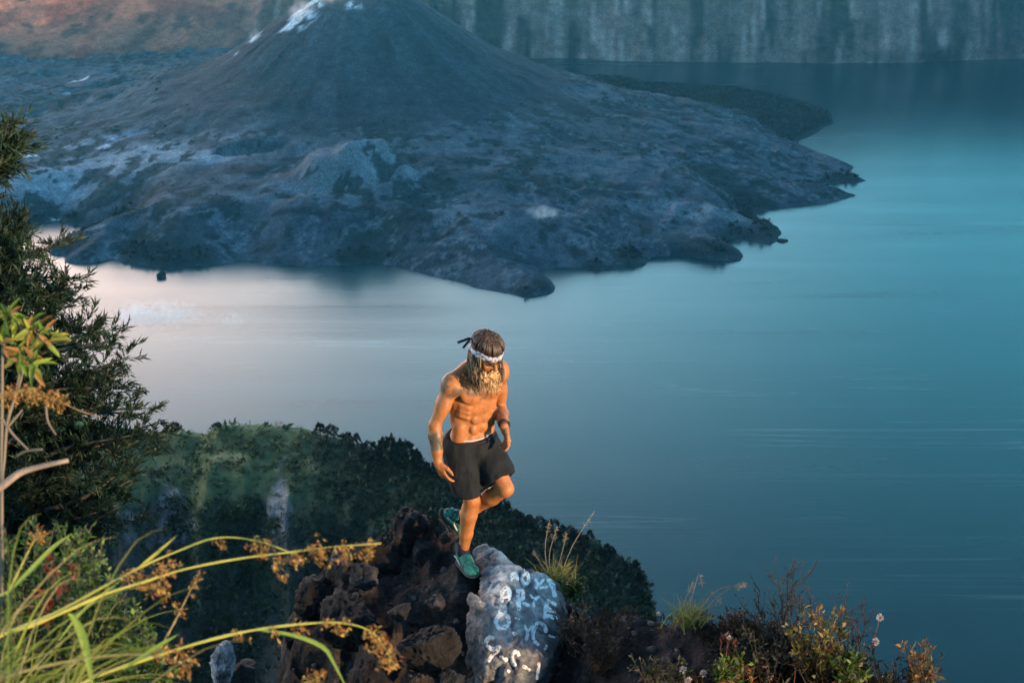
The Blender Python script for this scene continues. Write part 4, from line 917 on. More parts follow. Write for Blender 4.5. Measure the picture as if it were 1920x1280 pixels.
tuft('yellow grass tuft with bowed stalks on the bank against the lake', 1288, 1168, 8.5, 110, .15, [[(1285, 1160), (1300, 1110), (1310, 1078), (1318, 1100)], [(1300, 1165), (1350, 1115), (1385, 1095), (1398, 1098)], [(1300, 1165), (1340, 1110), (1375, 1098), (1385, 1103)], [(1295, 1165), (1325, 1125), (1335, 1112)], [(1310, 1165), (1335, 1140), (1352, 1122)], [(1280, 1165), (1283, 1130), (1300, 1090)]])
cl_ = [(.04, .075, .02), (.07, .10, .03), (.10, .13, .04)]
stems_and_leaves('cushion_plant', 'low green leafy cushion hanging over the top edge of the painted boulder', 'plant', P(1075, 1120, 9.3), [[P(1075, 1122, 9.3), P(1075 + r7.normal() * 14, 1098 + r7.normal() * 9, 9.25 + r7.normal() * .05)] for q in range(34)], .03, .016, cl_, per=16, leaf_from=.2)

# scrub on the right-hand bank
def bank_plant(name, label, u, v, d0, n_, w_px, h_px, L, W, cols, per=18, stem_col=(.05, .035, .025), leaf_from=.25, mat=None):
    b = P(u, v, d0); st = []; n_ = int(n_ * 2.0); cols = [tuple(.72 * x for x in c) for c in cols]
    for q in range(n_):
        tu_, tv_ = u + r7.normal() * w_px * .5, v - h_px * (.35 + .65 * r7.random()); t = P(tu_, tv_, d0 + r7.normal() * .12)
        st.append([b + np.array((r7.normal() * .03, r7.normal() * .03, -.02)), (b + t) / 2 + jit(1, .03)[0], t])
    return stems_and_leaves(name, label, 'plant', b, st, L, W, cols, per=per, stem_r=.003, stem_col=stem_col, leaf_from=leaf_from, mat=mat)
GR = [(.10, .17, .025), (.17, .24, .04), (.06, .10, .02)]; YG = [(.22, .20, .05), (.28, .22, .07), (.14, .14, .04), (.20, .10, .04)]; RD = [(.12, .035, .025), (.20, .05, .03), (.07, .025, .02)]; DK = [(.03, .035, .02), (.04, .045, .03), (.05, .04, .03)]
bank_plant('green_herb', 'bright green leafy herb beside the orange-leaved sprig', 1365, 1300, 8.0, 12, 34, 85, .055, .02, GR)
bank_plant('orange_sprig', 'sprig of glowing orange leaves above the bright herb', 1388, 1292, 7.95, 7, 26, 55, .045, .022, [(.50, .16, .05), (.40, .10, .04), (.55, .30, .15)], per=7)
bank_plant('red_stem_plant', 'upright plant with dull red stem leaves beside the dark scrub', 1362, 1262, 8.1, 6, 20, 80, .04, .015, RD, per=9)
bank_plant('yellow_leaf_bush', 'tall bush of yellowing leaves on the bank above the lake', 1535, 1300, 8.0, 30, 62, 165, .05, .022, YG, per=14)
bank_plant('green_leaf_bush', 'fresh green leafy plant in front of the yellowing bush', 1595, 1305, 7.9, 14, 40, 95, .05, .02, GR, per=12)
bank_plant('dark_leaf_bush', 'dark blue-green leafy bush below the bare twiggy shrub', 1440, 1310, 8.1, 30, 90, 140, .045, .018, DK, per=14)
bank_plant('reddish_scrub', 'dark reddish scrub on the crest beside the yellow grass tuft', 1385, 1200, 8.45, 20, 60, 60, .03, .012, RD + DK, per=14)
bank_plant('russet_plant', 'russet and yellow leafed plant at the far end of the bank', 1730, 1310, 7.9, 14, 46, 110, .045, .02, [(.24, .10, .05), (.30, .18, .07), (.16, .14, .05)], per=12)
bank_plant('low_green_plant', 'low dull green plant growing on the bank below the yellow tuft', 1240, 1300, 8.0, 16, 60, 70, .035, .014, DK + GR[2:], per=14)
bank_plant('red_stalk_plant', 'plant with thin reddish stalks holding up white flower heads', 1610, 1285, 8.05, 8, 60, 110, .035, .012, RD, per=6)
bank_plant('brown_scrub', 'dry brown scrub on the bank close to the painted boulder', 1130, 1260, 8.6, 26, 90, 95, .03, .010, [(.05, .035, .025), (.07, .05, .035), (.04, .045, .025)], per=14)
bank_plant('dry_creeper', 'tangled dry creeper hanging down the flank of the painted boulder', 1075, 1215, 8.85, 18, 40, 95, .03, .010, [(.06, .055, .03), (.09, .07, .04)], per=10)
bank_plant('lakeside_twigs', 'dark thin-leaved plant leaning out towards the deep water', 1690, 1330, 8.0, 16, 70, 130, .04, .010, DK, per=9)
# bare twiggy shrub
def twig_bush(label, u, v, d0, tops):
    b = P(u, v, d0); e = empty('bare_shrub', b); tag(e, label, 'shrub'); mb = MB(); lb = LB()
    for (tu_, tv_) in tops:
        t = P(tu_, tv_, d0 + r7.normal() * .1); c = bez([b + jit(1, .02)[0], (b + t) / 2 + np.array((r7.normal() * .04, 0, .03)), t], 12); mb.tube(c, np.linspace(.006, .0018, len(c)), 5, (.030, .026, .028))
        for q in range(7):
            i = r7.integers(4, len(c) - 1); s = c[i]; d = unit((t - b) / np.linalg.norm(t - b) + jit(1, .6)[0]); ee = s + d * r7.uniform(.06, .16); mb.tube([s, (s + ee) / 2 + jit(1, .008)[0], ee], [.003, .002, .0012], 4, (.032, .028, .03))
            lb.add(s + (ee - s) * r7.random((5, 1)), d + jit(5, .6), .022, .007, np.array((.035, .04, .035)))
    mb.build('twigs', M_BARK, e); lb.build('foliage', M_LEAF, e)
twig_bush('bare dark twiggy shrub silhouetted against the lake', 1465, 1215, 8.3, [(1400, 1140), (1425, 1100), (1440, 1075), (1458, 1080), (1475, 1070), (1490, 1050), (1525, 1068), (1515, 1095), (1500, 1115), (1535, 1120), (1415, 1165), (1550, 1150), (1445, 1120), (1480, 1110)])
twig_bush('thin dark twigs rising between the bare shrub and the white flowers', 1590, 1250, 8.2, [(1560, 1140), (1580, 1125), (1600, 1150), (1615, 1130), (1570, 1170)])
# white flower heads, each on its own stalk
FL = [((1650, 1157), (1620, 1250), 'white flower head standing highest above the bank'), ((1642, 1202), (1600, 1240), 'white flower head on a slanting red stalk over the water'),
      ((1652, 1273), (1650, 1330), 'round white flower head low at the water side of the bank'), ((1367, 1195), (1365, 1260), 'white flower bud above the red-stemmed plant'),
      ((1281, 1255), (1283, 1320), 'white flower head topping the cluster below the dark scrub'), ((1319, 1262), (1317, 1320), 'white flower head nearest the bright green herb in its cluster'),
      ((1290, 1274), (1292, 1330), 'white flower head low in the cluster below the dark scrub'), ((1443, 1268), (1440, 1330), 'dull pinkish white flower head between herb and yellow bush'),
      ((1487, 1228), (1487, 1290), 'tiny pale bud among the dark leaves below the bare shrub'), ((1235, 1150), (1236, 1175), 'tiny white bud alone on the crest near the yellow tuft'),
      ((1598, 1268), (1597, 1320), 'creamy flower head among the fresh green leaves')]
fv, ff = icoball(2)
for (hd, bs, lab) in FL:
    d0 = 7.95 if hd[0] > 1240 else 8.6; d0 = 8.2 if hd[0] > 1630 else d0
    h = P(*hd, d0); b = P(*bs, d0); e = empty('flower', b); tag(e, lab, 'flower', None); mb = MB(); mb.tube(bez([b, (b + h) / 2 + jit(1, .008)[0], h], 8), .0022, 5, (.14, .05, .035)); mb.build('stalk', M_STEM, e)
    R_ = .022 if 'bud' not in lab else .014; lb = LB(); n_ = 60; dv = unit(r7.normal(size=3)) * 0 + r7.normal(size=(n_, 3)); dv /= np.linalg.norm(dv, axis=1, keepdims=True)
    lb.add(h + dv * R_ * .35, dv + np.array((0, 0, .3)), R_ * .8, R_ * .45, (np.array((.55, .50, .48)) if 'pink' not in lab else np.array((.36, .25, .22)))); lb.build('petals', M_LEAF, e)

# ------------------------------------------------------------------ the man on the ledge
Y0 = 8.2
def limb(u, v, ref, length, sign):
    """place seen at (u, v) that lies `length` from ref, nearer (-1) or farther (+1)"""
    best = None
    for y in np.linspace(ref[1] - .5, ref[1] + .5, 401):
        p = PY(u, v, y); e = abs(np.linalg.norm(p - ref) - length)
        if (y - ref[1]) * sign >= 0 and (best is None or e < best[0]): best = (e, p)
    return best[1]
AZ = math.radians(36)
tf = np.array((math.sin(AZ), -math.cos(AZ), 0)); tr = np.array((-math.cos(AZ), -math.sin(AZ), 0)); tu = np.array((0, 0, 1.0))
pel = PY(881, 826, Y0)
lean = unit(tu + .06 * tf + .06 * np.array((1, 0, 0)))
def TP(r, f, u): return pel + tr * r + tf * f + lean * u
RT = np.stack([tr, tf, lean])                                        # torso axes
shR, shL = TP(.178, .0, .452), TP(-.172, .0, .465)
elR = PY(815, 797, 8.02); wrR = PY(821, 866, 7.97)
elL = limb(938, 766, shL, .27, 1) ; elL = PY(938, 766, 8.33); wrL = PY(945, 799, 8.11)
hipR, hipL = TP(.085, 0, -.03), TP(-.085, .01, -.03)
knR = PY(884, 935, 8.14); anR = PY(869, 1034, Y0 - .02)
knL = PY(948, 916, 8.08); anL = PY(862, 968, 8.31)
neck = TP(0, .02, .53); HC = neck + np.array((.045, -.075, .115))
hf = unit((.62, -.62, -.40)); hr = unit(np.cross(hf, (0, 0, 1))); hu = np.cross(hr, hf)    # face direction, his right is -? , crown
HR = np.stack([hr, hf, hu])
def HP(r, f, u): return HC + hr * r + hf * f + hu * u
man = empty('person', PY(876, 1082, Y0 - .03))
MO = np.array(man.location)
tag(man, 'bare-chested bearded man in black shorts and headband standing on one leg', 'person')

allp = np.stack([shR, shL, elR, wrR, elL, wrL, knR, anR, knL, anL, HC, neck])
sd = SDF(allp.min(0) - .24, allp.max(0) + .24, .0062)
# torso
sd.ell(TP(0, 0, 0), (.150, .105, .115), RT, .03)
sd.ell(TP(0, .0, .13), (.130, .088, .15), RT, .05)
sd.ell(TP(0, -.005, .32), (.158, .108, .18), RT, .05)
sd.ell(TP(0, -.02, .42), (.150, .085, .10), RT, .05)
for s in (1, -1):
    sd.cone(TP(s * .135, -.03, .40), TP(s * .105, -.015, .16), .055, .035, .04)                # lats
    sd.ell(TP(s * .076, .078, .375), (.082, .038, .060), RT, .018)                             # pectorals
    sd.cone(TP(s * .10, .07, .41), TP(s * .165, .03, .43), .04, .045, .02)
    sd.cone(TP(s * .03, -.02, .53), TP(s * .155, -.015, .475), .048, .042, .03)                # trapezius
    for u, r_ in ((.262, .034), (.195, .034), (.125, .036), (.05, .04)):
        sd.ell(TP(s * .036, .086 - .05 * abs(u - .17), u), (.033, .018, r_), RT, .010)         # abdominals
    sd.cone(TP(s * .112, .03, .14), TP(s * .115, .03, .06), .036, .040, .03)                   # obliques
    for u in (.235, .27, .305): sd.cone(TP(s * .125, .045, u), TP(s * .09, .075, u - .02), .02, .016, .014)
    sd.cone(TP(s * .02, .075, .465), TP(s * .15, .03, .49), .013, .013, .012)                  # collar bones
sd.cone(TP(0, .118, .44), TP(0, .112, .30), .010, .006, .014, 'sub')                           # breastbone groove
sd.cone(TP(0, .112, .29), TP(0, .105, .04), .006, .005, .012, 'sub')
sd.ell(TP(0, .098, .095), (.010, .016, .010), RT, .008, 'sub')                                 # navel
# neck and head
sd.cone(TP(0, -.01, .50), HC - hu * .05 - hf * .015, .062, .056, .03)
sd.ell(HP(0, -.01, .03), (.076, .098, .095), HR, .02)
sd.ell(HP(0, .025, -.045), (.060, .068, .075), HR, .03)                                        # jaw
sd.ell(HP(0, .062, -.095), (.026, .022, .024), HR, .02)                                        # chin
sd.cone(HP(-.035, .083, .018), HP(.035, .083, .018), .014, .014, .012)                         # brow
for s in (1, -1):
    sd.ell(HP(s * .032, .094, -.004), (.016, .012, .011), HR, .010, 'sub'); sd.ell(HP(s * .032, .080, -.004), (.013, .012, .012), HR, .004)
    sd.ell(HP(s * .045, .068, -.032), (.022, .020, .016), HR, .015)                            # cheek
    sd.ell(HP(s * .078, -.005, -.01), (.010, .022, .032), HR, .008)                            # ear
sd.cone(HP(0, .088, .005), HP(0, .112, -.035), .008, .013, .008); sd.cone(HP(-.012, .096, -.04), HP(.012, .096, -.04), .009, .009, .006)
sd.cone(HP(-.018, .088, -.066), HP(.018, .088, -.066), .008, .008, .006); sd.cone(HP(-.016, .085, -.078), HP(.016, .085, -.078), .009, .009, .005)
# arms
for sh, el, wr, s in ((shR, elR, wrR, 1), (shL, elL, wrL, -1)):
    sd.ell(sh + tr * s * .006 - lean * .012, (.066, .066, .072), RT, .03)
    ax = unit(el - sh); fwd_ = unit(tf - ax * (tf @ ax))
    sd.chain([sh, sh + (el - sh) * .5, el], [.052, .046, .036], .02)
    sd.ell(sh + (el - sh) * .55 + fwd_ * .014, (.036, .036, .085), np.stack([np.cross(fwd_, ax), fwd_, ax]), .02)
    sd.ell(sh + (el - sh) * .42 - fwd_ * .018, (.036, .034, .09), np.stack([np.cross(fwd_, ax), fwd_, ax]), .02)
    sd.chain([el, el + (wr - el) * .28, el + (wr - el) * .7, wr], [.037, .044, .034, .026], .02)
# hands
def hand(wr, d, back, thumb, curl, L=.185):
    """d: towards the finger tips; back: back of the hand; thumb: the thumb's side"""
    d = unit(d); back = unit(back - d * (back @ d)); th = unit(np.cross(d, back)); th = th if th @ thumb > 0 else -th
    pc = wr + d * .050
    sd.cone(wr, wr + d * .03, .025, .027, .012)
    sd.ell(pc + d * .004, (.040, .016, .050), np.stack([th, back, d]), .012)
    for i, (o, ln) in enumerate(((.030, .074), (.010, .082), (-.010, .077), (-.029, .060))):
        b = pc + th * o + d * .038; a = curl * (1 + .18 * i); p = [b]; ang = .25 * a
        for q, fr_ in enumerate((.45, .32, .26)):
            ang += a * (.35 if q == 0 else .5); p.append(p[-1] + (d * math.cos(ang) - back * math.sin(ang) + th * o * .9) * ln * fr_)
        sd.chain(p, [.0100, .0092, .0086, .0074], .004)
    b = wr + d * .022 + th * .026 - back * .004; q1 = b + (d * .72 + th * .62 - back * .25) * .042
    q2 = q1 + (d * .92 + th * .2 - back * .3) * .032; q3 = q2 + (d * .95 - th * .05 - back * .3) * .024
    sd.chain([b, q1, q2, q3], [.016, .0125, .0105, .0085], .008)
hand(wrR, PY(838, 910, wrR[1] - .02) - wrR, unit((-.75, -.62, .1)), unit((.5, -.7, 0)), .55)
hand(wrL, PY(957, 842, wrL[1] - .02) - wrL, unit((.75, .35, .0)), unit((.2, -.9, 0)), .75)
# legs
for hp, kn, an in ((hipR, knR, anR), (hipL, knL, anL)):
    ax = unit(kn - hp); sd.chain([hp, hp + (kn - hp) * .5, kn], [.085, .072, .052], .03)
    fr_ = unit(tf - ax * (tf @ ax)); sd.ell(kn + fr_ * .014, (.040, .034, .042), np.stack([np.cross(fr_, ax), fr_, ax]), .02)
    sx_ = unit(an - kn); bk = unit(-fr_ if abs(ax @ sx_) > .97 else (hp - kn) - sx_ * ((hp - kn) @ sx_) * 1.0)
    if hp is hipR: bk = unit(np.array((-.45, .85, 0)))
    sd.chain([kn, kn + (an - kn) * .3, kn + (an - kn) * .65, an], [.047, .052, .042, .031], .02)
    sd.ell(kn + (an - kn) * .30 + bk * .020, (.040, .036, .105), np.stack([np.cross(bk, sx_), bk, sx_]), .025)
    sd.ell(an + fr_ * 0, (.034, .034, .03), None, .01)
Vb, Fb = sd.mesh()
def bone_t(p, a, b):
    ab = b - a; t = ((p - a) @ ab) / (ab @ ab); return t, np.linalg.norm(p - a - np.clip(t, 0, 1)[:, None] * ab, axis=1)
skin = np.zeros(Vb.shape) + np.array((.27, .100, .030))
n1 = fbm(Vb * 9, 4, 501); n2 = fbm(Vb * 28, 3, 502); skin *= (1 + .24 * n1 + .16 * n2)[:, None]
t, dd = bone_t(Vb, elR, wrR); tat = sstep(.12, .2, t) * sstep(.70, .62, t) * (dd < .07) * sstep(-.35, .1, fbm(Vb * 40, 2, 503) + .15)
skin = layv(skin, tat * .92, (.045, .05, .042))
t, dd = bone_t(Vb, shR, elR); tat = sstep(-.35, -.1, t) * sstep(.36, .22, t) * (dd < .09) * sstep(-.1, .15, fbm(Vb * 26, 2, 504))
skin = layv(skin, tat * .75, (.07, .055, .042))
e = np.linalg.norm((Vb - TP(.085, .09, .43)) / .07, axis=1); skin = layv(skin, sstep(1, .5, e + .6 * fbm(Vb * 24, 2, 505)) * .8, (.07, .055, .04))
t, dd = bone_t(Vb, elL, wrL); skin = layv(skin, sstep(.3, .4, t) * sstep(.75, .65, t) * (dd < .07) * sstep(-.2, .2, fbm(Vb * 34, 2, 508)) * .6, (.09, .08, .06))
e = np.linalg.norm((Vb - TP(-.005, .115, .365)) @ RT.T / np.array((.05, .06, .06)), axis=1); skin = layv(skin, sstep(1.1, .4, e + .35 * fbm(Vb * 60, 2, 506)) * .7, (.085, .045, .028))   # chest hair
for s in (1, -1):
    e = np.linalg.norm(Vb - TP(s * .095, .115, .352), axis=1); skin = layv(skin, sstep(.016, .010, e) * .7, (.16, .06, .035))
e = np.linalg.norm((Vb - HP(0, .09, -.07)) / .022, axis=1); skin = layv(skin, sstep(1, .5, e) * .5, (.28, .09, .06))
for p, r in ((knR, .07), (knL, .07), (elR, .05)):
    e = np.linalg.norm(Vb - p, axis=1); skin = layv(skin, sstep(r, r * .4, e) * .25, (.36, .13, .06))
k = NT('skin'); n1 = k.noise(k.coord(), 60, 4, .6)
k.fin(k.mix(1.0, k.attr(), k.ramp(n1, [(.3, (.80, .78, .76)), (.7, (1.15, 1.15, 1.15))]), 'MULTIPLY'),   .55, k.bump(n1, .3, .004), spec=.38)
k.b.inputs['Subsurface Weight'].default_value = .08; k.b.inputs['Subsurface Radius'].default_value = (.02, .008, .004); k.b.inputs['Subsurface Scale'].default_value = .4
M_SKIN = k.m
body = new_obj('body', Vb - MO, Fb, M_SKIN, man, True, np.clip(skin, .01, .6))
sm = body.modifiers.new('smooth', 'SMOOTH'); sm.factor = .5; sm.iterations = 2

# shorts
def cloth_mat(name, col, sc=260, rough=.85):
    k = NT(name); vec = k.coord(); n1 = k.noise(vec, sc, 2); n2 = k.noise(vec, 14, 4, .6)
    k.fin(k.mix(n2, tuple(c * .7 for c in col), tuple(c * 1.3 for c in col)), rough, k.bump(n2, .35, .02, k.bump(n1, .3, .002)), spec=.2); return k.m
sd = SDF(np.minimum(pel, np.minimum(knR, knL)) - .26, np.maximum(pel, np.maximum(knR, knL)) + .2, .0065)
sd.ell(TP(0, .0, -.01), (.172, .132, .118), RT, .03)
sd.ell(TP(0, .0, .02), (.160, .118, .10), RT, .03)
mR = hipR + (knR - hipR) * .86; mL = hipL + (knL - hipL) * .80
sd.chain([hipR, hipR + (knR - hipR) * .5, mR + (knR - hipR) * .06], [.105, .105, .112], .04)
sd.chain([hipL, hipL + (knL - hipL) * .5, mL + (knL - hipL) * .06], [.108, .108, .112], .03)
def cut(c, nrm, lim=.16):
    g = np.stack(np.meshgrid(*[sd.o[i] + sd.h * np.arange(sd.n[i]) for i in range(3)], indexing='ij'), -1) - c
    d = g @ nrm; m = np.linalg.norm(g - d[..., None] * nrm, axis=-1) < lim
    sd.v[m] = np.maximum(sd.v[m], d[m])
cut(mR, unit(knR - hipR + np.array((0, 0, -.25)))); cut(mL, unit(knL - hipL), .15)
cut(TP(0, .02, .045), unit(lean + .10 * tf * -1 * -1), .3)
sd.chain([hipR + (knR - hipR) * .45, mR + (knR - hipR) * .2], [.06, .099], .01, 'sub'); sd.chain([hipL + (knL - hipL) * .5, mL + (knL - hipL) * .2], [.06, .099], .01, 'sub')
Vs, Fs = sd.mesh()
w = fbm(np.stack([(Vs - pel) @ tr * 16, (Vs - pel) @ tf * 16, (Vs - pel) @ lean * 5], -1), 3, 510) + .6 * ridged((Vs - pel) * 9, 2, 511)
ctr = pel + lean * 0; ov = Vs - ctr; ov[:, 2] = 0; ov /= np.linalg.norm(ov, axis=1, keepdims=True) + 1e-6
Vs = Vs + ov * (.013 * w)[:, None]
M_SHORT = cloth_mat('shorts_fabric', (.007, .009, .012))
so = new_obj('shorts', Vs - MO, Fs, M_SHORT, man); so.modifiers.new('smooth', 'SMOOTH').iterations = 2
# waistband, a pale underwear edge and a drawstring
mb = MB(); ang = np.linspace(0, 2 * math.pi, 49)
ring = [TP(.158 * math.cos(a), .116 * math.sin(a), .045 + .012 * math.sin(a) * -1) for a in ang]; mb.tube(ring, .011, 8, cap=False); mb.build('waistband', cloth_mat('waistband_fabric', (.012, .012, .014)), so)
mb = MB(); ring = [TP(.143 * math.cos(a), .103 * math.sin(a), .062 + .010 * math.sin(a) * -1) for a in ang[4:20]]; mb.tube(ring, .006, 6); mb.build('underwear_edge', cloth_mat('underwear_fabric', (.35, .33, .35)), so)

# shoes and socks
k = NT('shoe_mesh'); vec = k.coord(); n1 = k.noise(vec, 22, 4, .6, 1.0); n2 = k.noise(vec, 300, 2)
k.fin(k.ramp(n1, [(.38, (.006, .025, .028)), (.47, (.008, .10, .085)), (.62, (.015, .17, .14)), (.7, (.16, .22, .20))]), .75, k.bump(n2, .5, .003, k.bump(n1, .4, .01)), spec=.2); M_TEAL = k.m; M_SOLE = cloth_mat('shoe_sole', (.03, .035, .035), 90, .7); M_SOCK = cloth_mat('sock', (.012, .014, .028), 200, .9)
M_GREY = cloth_mat('shoe_trim', (.30, .32, .33), 200, .7)
def shoe(an, toe_dir, up_, lab):
    f = unit(toe_dir); u = unit(up_ - f * (up_ @ f)); r = np.cross(f, u); c = an - u * .075
    R = np.stack([r, f, u]); SP = lambda a, b, d: c + r * a + f * b + u * d
    s2 = SDF(c - .30, c + .30, .0055)
    s2.ell(SP(0, -.035, .022), (.040, .055, .048), R, .02); s2.ell(SP(0, .06, .012), (.045, .085, .040), R, .03); s2.ell(SP(-.004, .135, .002), (.048, .065, .032), R, .03)
    s2.cone(SP(0, -.02, .03), SP(0, -.012, .078), .042, .040, .02); s2.cone(SP(0, .02, .05), SP(0, .09, .028), .03, .03, .02)
    V, Fq = s2.mesh(); o = new_obj('shoe', V - MO, Fq, M_TEAL, man); tag(o, lab); o.modifiers.new('smooth', 'SMOOTH').iterations = 2
    s3 = SDF(c - .30, c + .30, .0055)
    s3.ell(SP(0, -.04, -.022), (.044, .062, .020), R, .02); s3.ell(SP(0, .05, -.024), (.046, .10, .016), R, .03); s3.ell(SP(-.004, .135, -.020), (.051, .072, .016), R, .02)
    V, Fq = s3.mesh(); new_obj('sole', V - MO, Fq, M_SOLE, o)
    mb = MB()
    for q in range(4): mb.tube(bez([SP(-.032, .03 + .024 * q, .045 - .009 * q), SP(0, .036 + .024 * q, .068 - .012 * q), SP(.032, .03 + .024 * q, .045 - .009 * q)], 8), .004, 5)
    mb.build('laces', M_GREY, o)
    mb = MB(); mb.tube(bez([SP(-.043, -.055, .03), SP(-.047, .0, .035), SP(-.046, .07, .012)], 8), .006, 6); mb.build('trim', M_GREY, o); mb = MB(); mb.tube(bez([SP(.043, -.055, .03), SP(.047, .0, .035), SP(.046, .07, .012)], 8), .006, 6); mb.build('trim', M_GREY, o)
    mb = MB(); mb.tube([an - u * .02, an + u * .02, an + u * .065], [.043, .040, .039], 18); mb.build('sock', M_SOCK, man)
shoe(anR, PY(892, 1090, Y0 - .22) - PY(869, 1062, Y0), np.array((0, 0, 1.)), 'teal shoe planted on the rock')
shL_dir = PY(900, 1008, anL[1] + .04) - anL
shoe(anL, shL_dir, unit(knL - anL), 'teal shoe of the raised foot')

# headband with its knotted tails
k = NT('headband_cloth'); vr = k.n('ShaderNodeTexVoronoi'); vr.inputs['Scale'].default_value = 48; k.l(k.coord(), vr.inputs['Vector'])
k.fin(k.ramp(vr.outputs['Distance'], [(.15, (.05, .06, .10)), (.4, (.26, .26, .31)), (.65, (.42, .41, .46))]), .85, k.bump(vr.outputs['Distance'], .3, .004)); M_BAND = k.m
nv_ = 44; bvv, bff = [], []
for i in range(nv_):
    a = i * 2 * math.pi / nv_; tl = .010 * math.sin(a * 9)
    for j, hh in enumerate((-.021, -.012, 0, .012, .021)):
        bul = 1.07 + (.055 if abs(hh) < .02 else .02) + .02 * math.sin(a * 7 + j)
        bvv.append(HP(.083 * math.cos(a) * bul, .104 * math.sin(a) * bul - .008, .028 + hh * (1 + .25 * math.sin(a * 5)) - .018 * math.sin(a) * -1 + tl * .3))
for i in range(nv_):
    for j in range(4): bff.append((i * 5 + j, ((i + 1) % nv_) * 5 + j, ((i + 1) % nv_) * 5 + j + 1, i * 5 + j + 1))
hb = new_obj('headband', np.array(bvv) - MO, bff, M_BAND, man); so2 = hb.modifiers.new('thick', 'SOLIDIFY'); so2.thickness = .006
M_KNOT = cloth_mat('knot_cloth', (.018, .022, .03))
back = HP(0, -.118, .012)
mb = MB(); mb.tube(bez([back, back + np.array((-.03, .0, .012)), PY(872, 637, back[1] - .02), PY(858, 642, back[1] - .03)], 10), [.012] + [.010] * 8 + [.007] * 2 if False else .0085, 7)
mb.tube(bez([back, back + np.array((-.03, .02, -.01)), PY(868, 652, back[1] + .01)], 8), .008, 7); v_, f_ = icoball(2); mb.add(v_ * .019 + back, f_); mb.build('knot', M_KNOT, hb)

# sunglasses
k = NT('dark_lens'); k.fin((.01, .012, .014), .12, spec=.6); M_LENS = k.m
mb = MB(); v_, f_ = icoball(2)
for s in (1, -1): mb.add((v_ * np.array((.019, .007, .011))) @ HR + HP(s * .032, .100, .004), f_); mb.tube([HP(s * .055, .098, .008), HP(s * .078, .06, .012), HP(s * .084, .0, .010)], .0035, 6)
mb.tube([HP(-.012, .112, .008), HP(.012, .112, .008)], .003, 6); mb.build('sunglasses', M_LENS, man)

# hair: a cap on the crown and long wavy locks, and a long pale beard
k = NT('hair'); n1 = k.noise(k.coord((60, 60, 12)), 1.0, 4); k.fin(k.mix(1.0, k.attr(), k.ramp(n1, [(.3, (.5, .5, .5)), (.7, (1.5, 1.45, 1.4))]), 'MULTIPLY'), .5, k.bump(n1, .5, .006), spec=.4); M_HAIR = k.m
r5 = np.random.default_rng(5); mb = MB()
v_, f_ = icoball(4); q = v_ * np.array((.090, .108, .095)); lim = q[:, 2] > -.012
grain = 1 + .05 * np.sin(np.arctan2(v_[:, 0], v_[:, 1]) * 22 + 5 * fbm(v_ * 2, 2, 520)) + .05 * fbm(v_ * 6, 3, 521)
q = q * grain[:, None]; q[:, 2] = np.maximum(q[:, 2], -.005)
mb.add(q @ HR + HP(0, -.012, .042), f_, (.022, .012, .009))
for i in range(150):
    a = r5.uniform(0, 6.283); c0 = HP(.02 * r5.normal(), -.02 + .02 * r5.normal(), .137); e = 1.03 + .04 * r5.random()
    p1 = HP(.060 * math.cos(a) * e, .072 * math.sin(a) * e - .012, .118 * e); p2 = HP(.086 * math.cos(a + .1) * e, .104 * math.sin(a + .1) * e - .012, .085); p3 = HP(.084 * math.cos(a + .15), .102 * math.sin(a + .15) - .012, .050)
    mb.tube(bez([c0, p1, p2, p3], 9), .0055, 5, np.array((.034, .018, .012)) * (.5 + 1.1 * r5.random()))
def lock(p0, pts, r0, col, n=10):
    c = bez([p0] + pts, n); m = len(c); w = np.linspace(0, 1, m)
    side = unit(np.cross(c[-1] - c[0], (0.3, 1, .2)))
    c = c + side * (.010 * np.sin(w * (5 + 6 * r5.random()) + r5.random() * 6) * w)[:, None] + np.cross(side, unit(c[-1] - c[0])) * (.008 * np.sin(w * (5 + 6 * r5.random()) + r5.random() * 6) * w)[:, None]
    mb.tube(c, r0 * (1 - .75 * w ** 1.5), 5, col)
for i in range(300):
    a = r5.uniform(-.35, math.pi + .35) + math.pi                         # round the back and the sides
    if math.sin(a) > .35: continue
    p0 = HP(.080 * math.cos(a), .098 * math.sin(a) - .012, .02 + r5.normal() * .012)
    L = .15 + .10 * r5.random(); out = unit(p0 - HC) * .02
    q1 = p0 + out + np.array((0, 0, -.35 * L)); q2 = p0 + out * .8 + np.array((.01 * r5.normal() + .012, -.03 + .01 * r5.normal(), -.72 * L)); q3 = p0 + np.array((.02 * r5.normal() + .012, -.05 + .015 * r5.normal(), -L))
    cc = np.array((.05, .028, .018)) if r5.random() < .55 else np.array((.20, .125, .06)); lock(p0, [q1, q2, q3], .003 + .0028 * r5.random(), cc * (.5 + .6 * r5.random()))
for i in range(46):                                                       # locks that fall beside the cheek onto the chest
    s = -1 if i % 6 else 1; p0 = HP(s * .078, .0 - .05 * r5.random(), .0 + .02 * r5.normal())
    tgt = TP(s * .06 + .03 * r5.normal(), .115 + .01 * r5.normal(), .425 + .04 * r5.normal())
    q1 = p0 + hr * s * .012 + np.array((0, -.01, -.07)); q2 = (p0 + tgt) / 2 + tf * .035 + r5.normal(size=3) * .01
    cc = np.array((.07, .04, .025)) if r5.random() < .45 else np.array((.26, .17, .085)); lock(p0, [q1, q2, tgt], .0028 + .0024 * r5.random(), cc * (.5 + .6 * r5.random()))
hair = mb.build('hair', M_HAIR, man)
mb = MB()
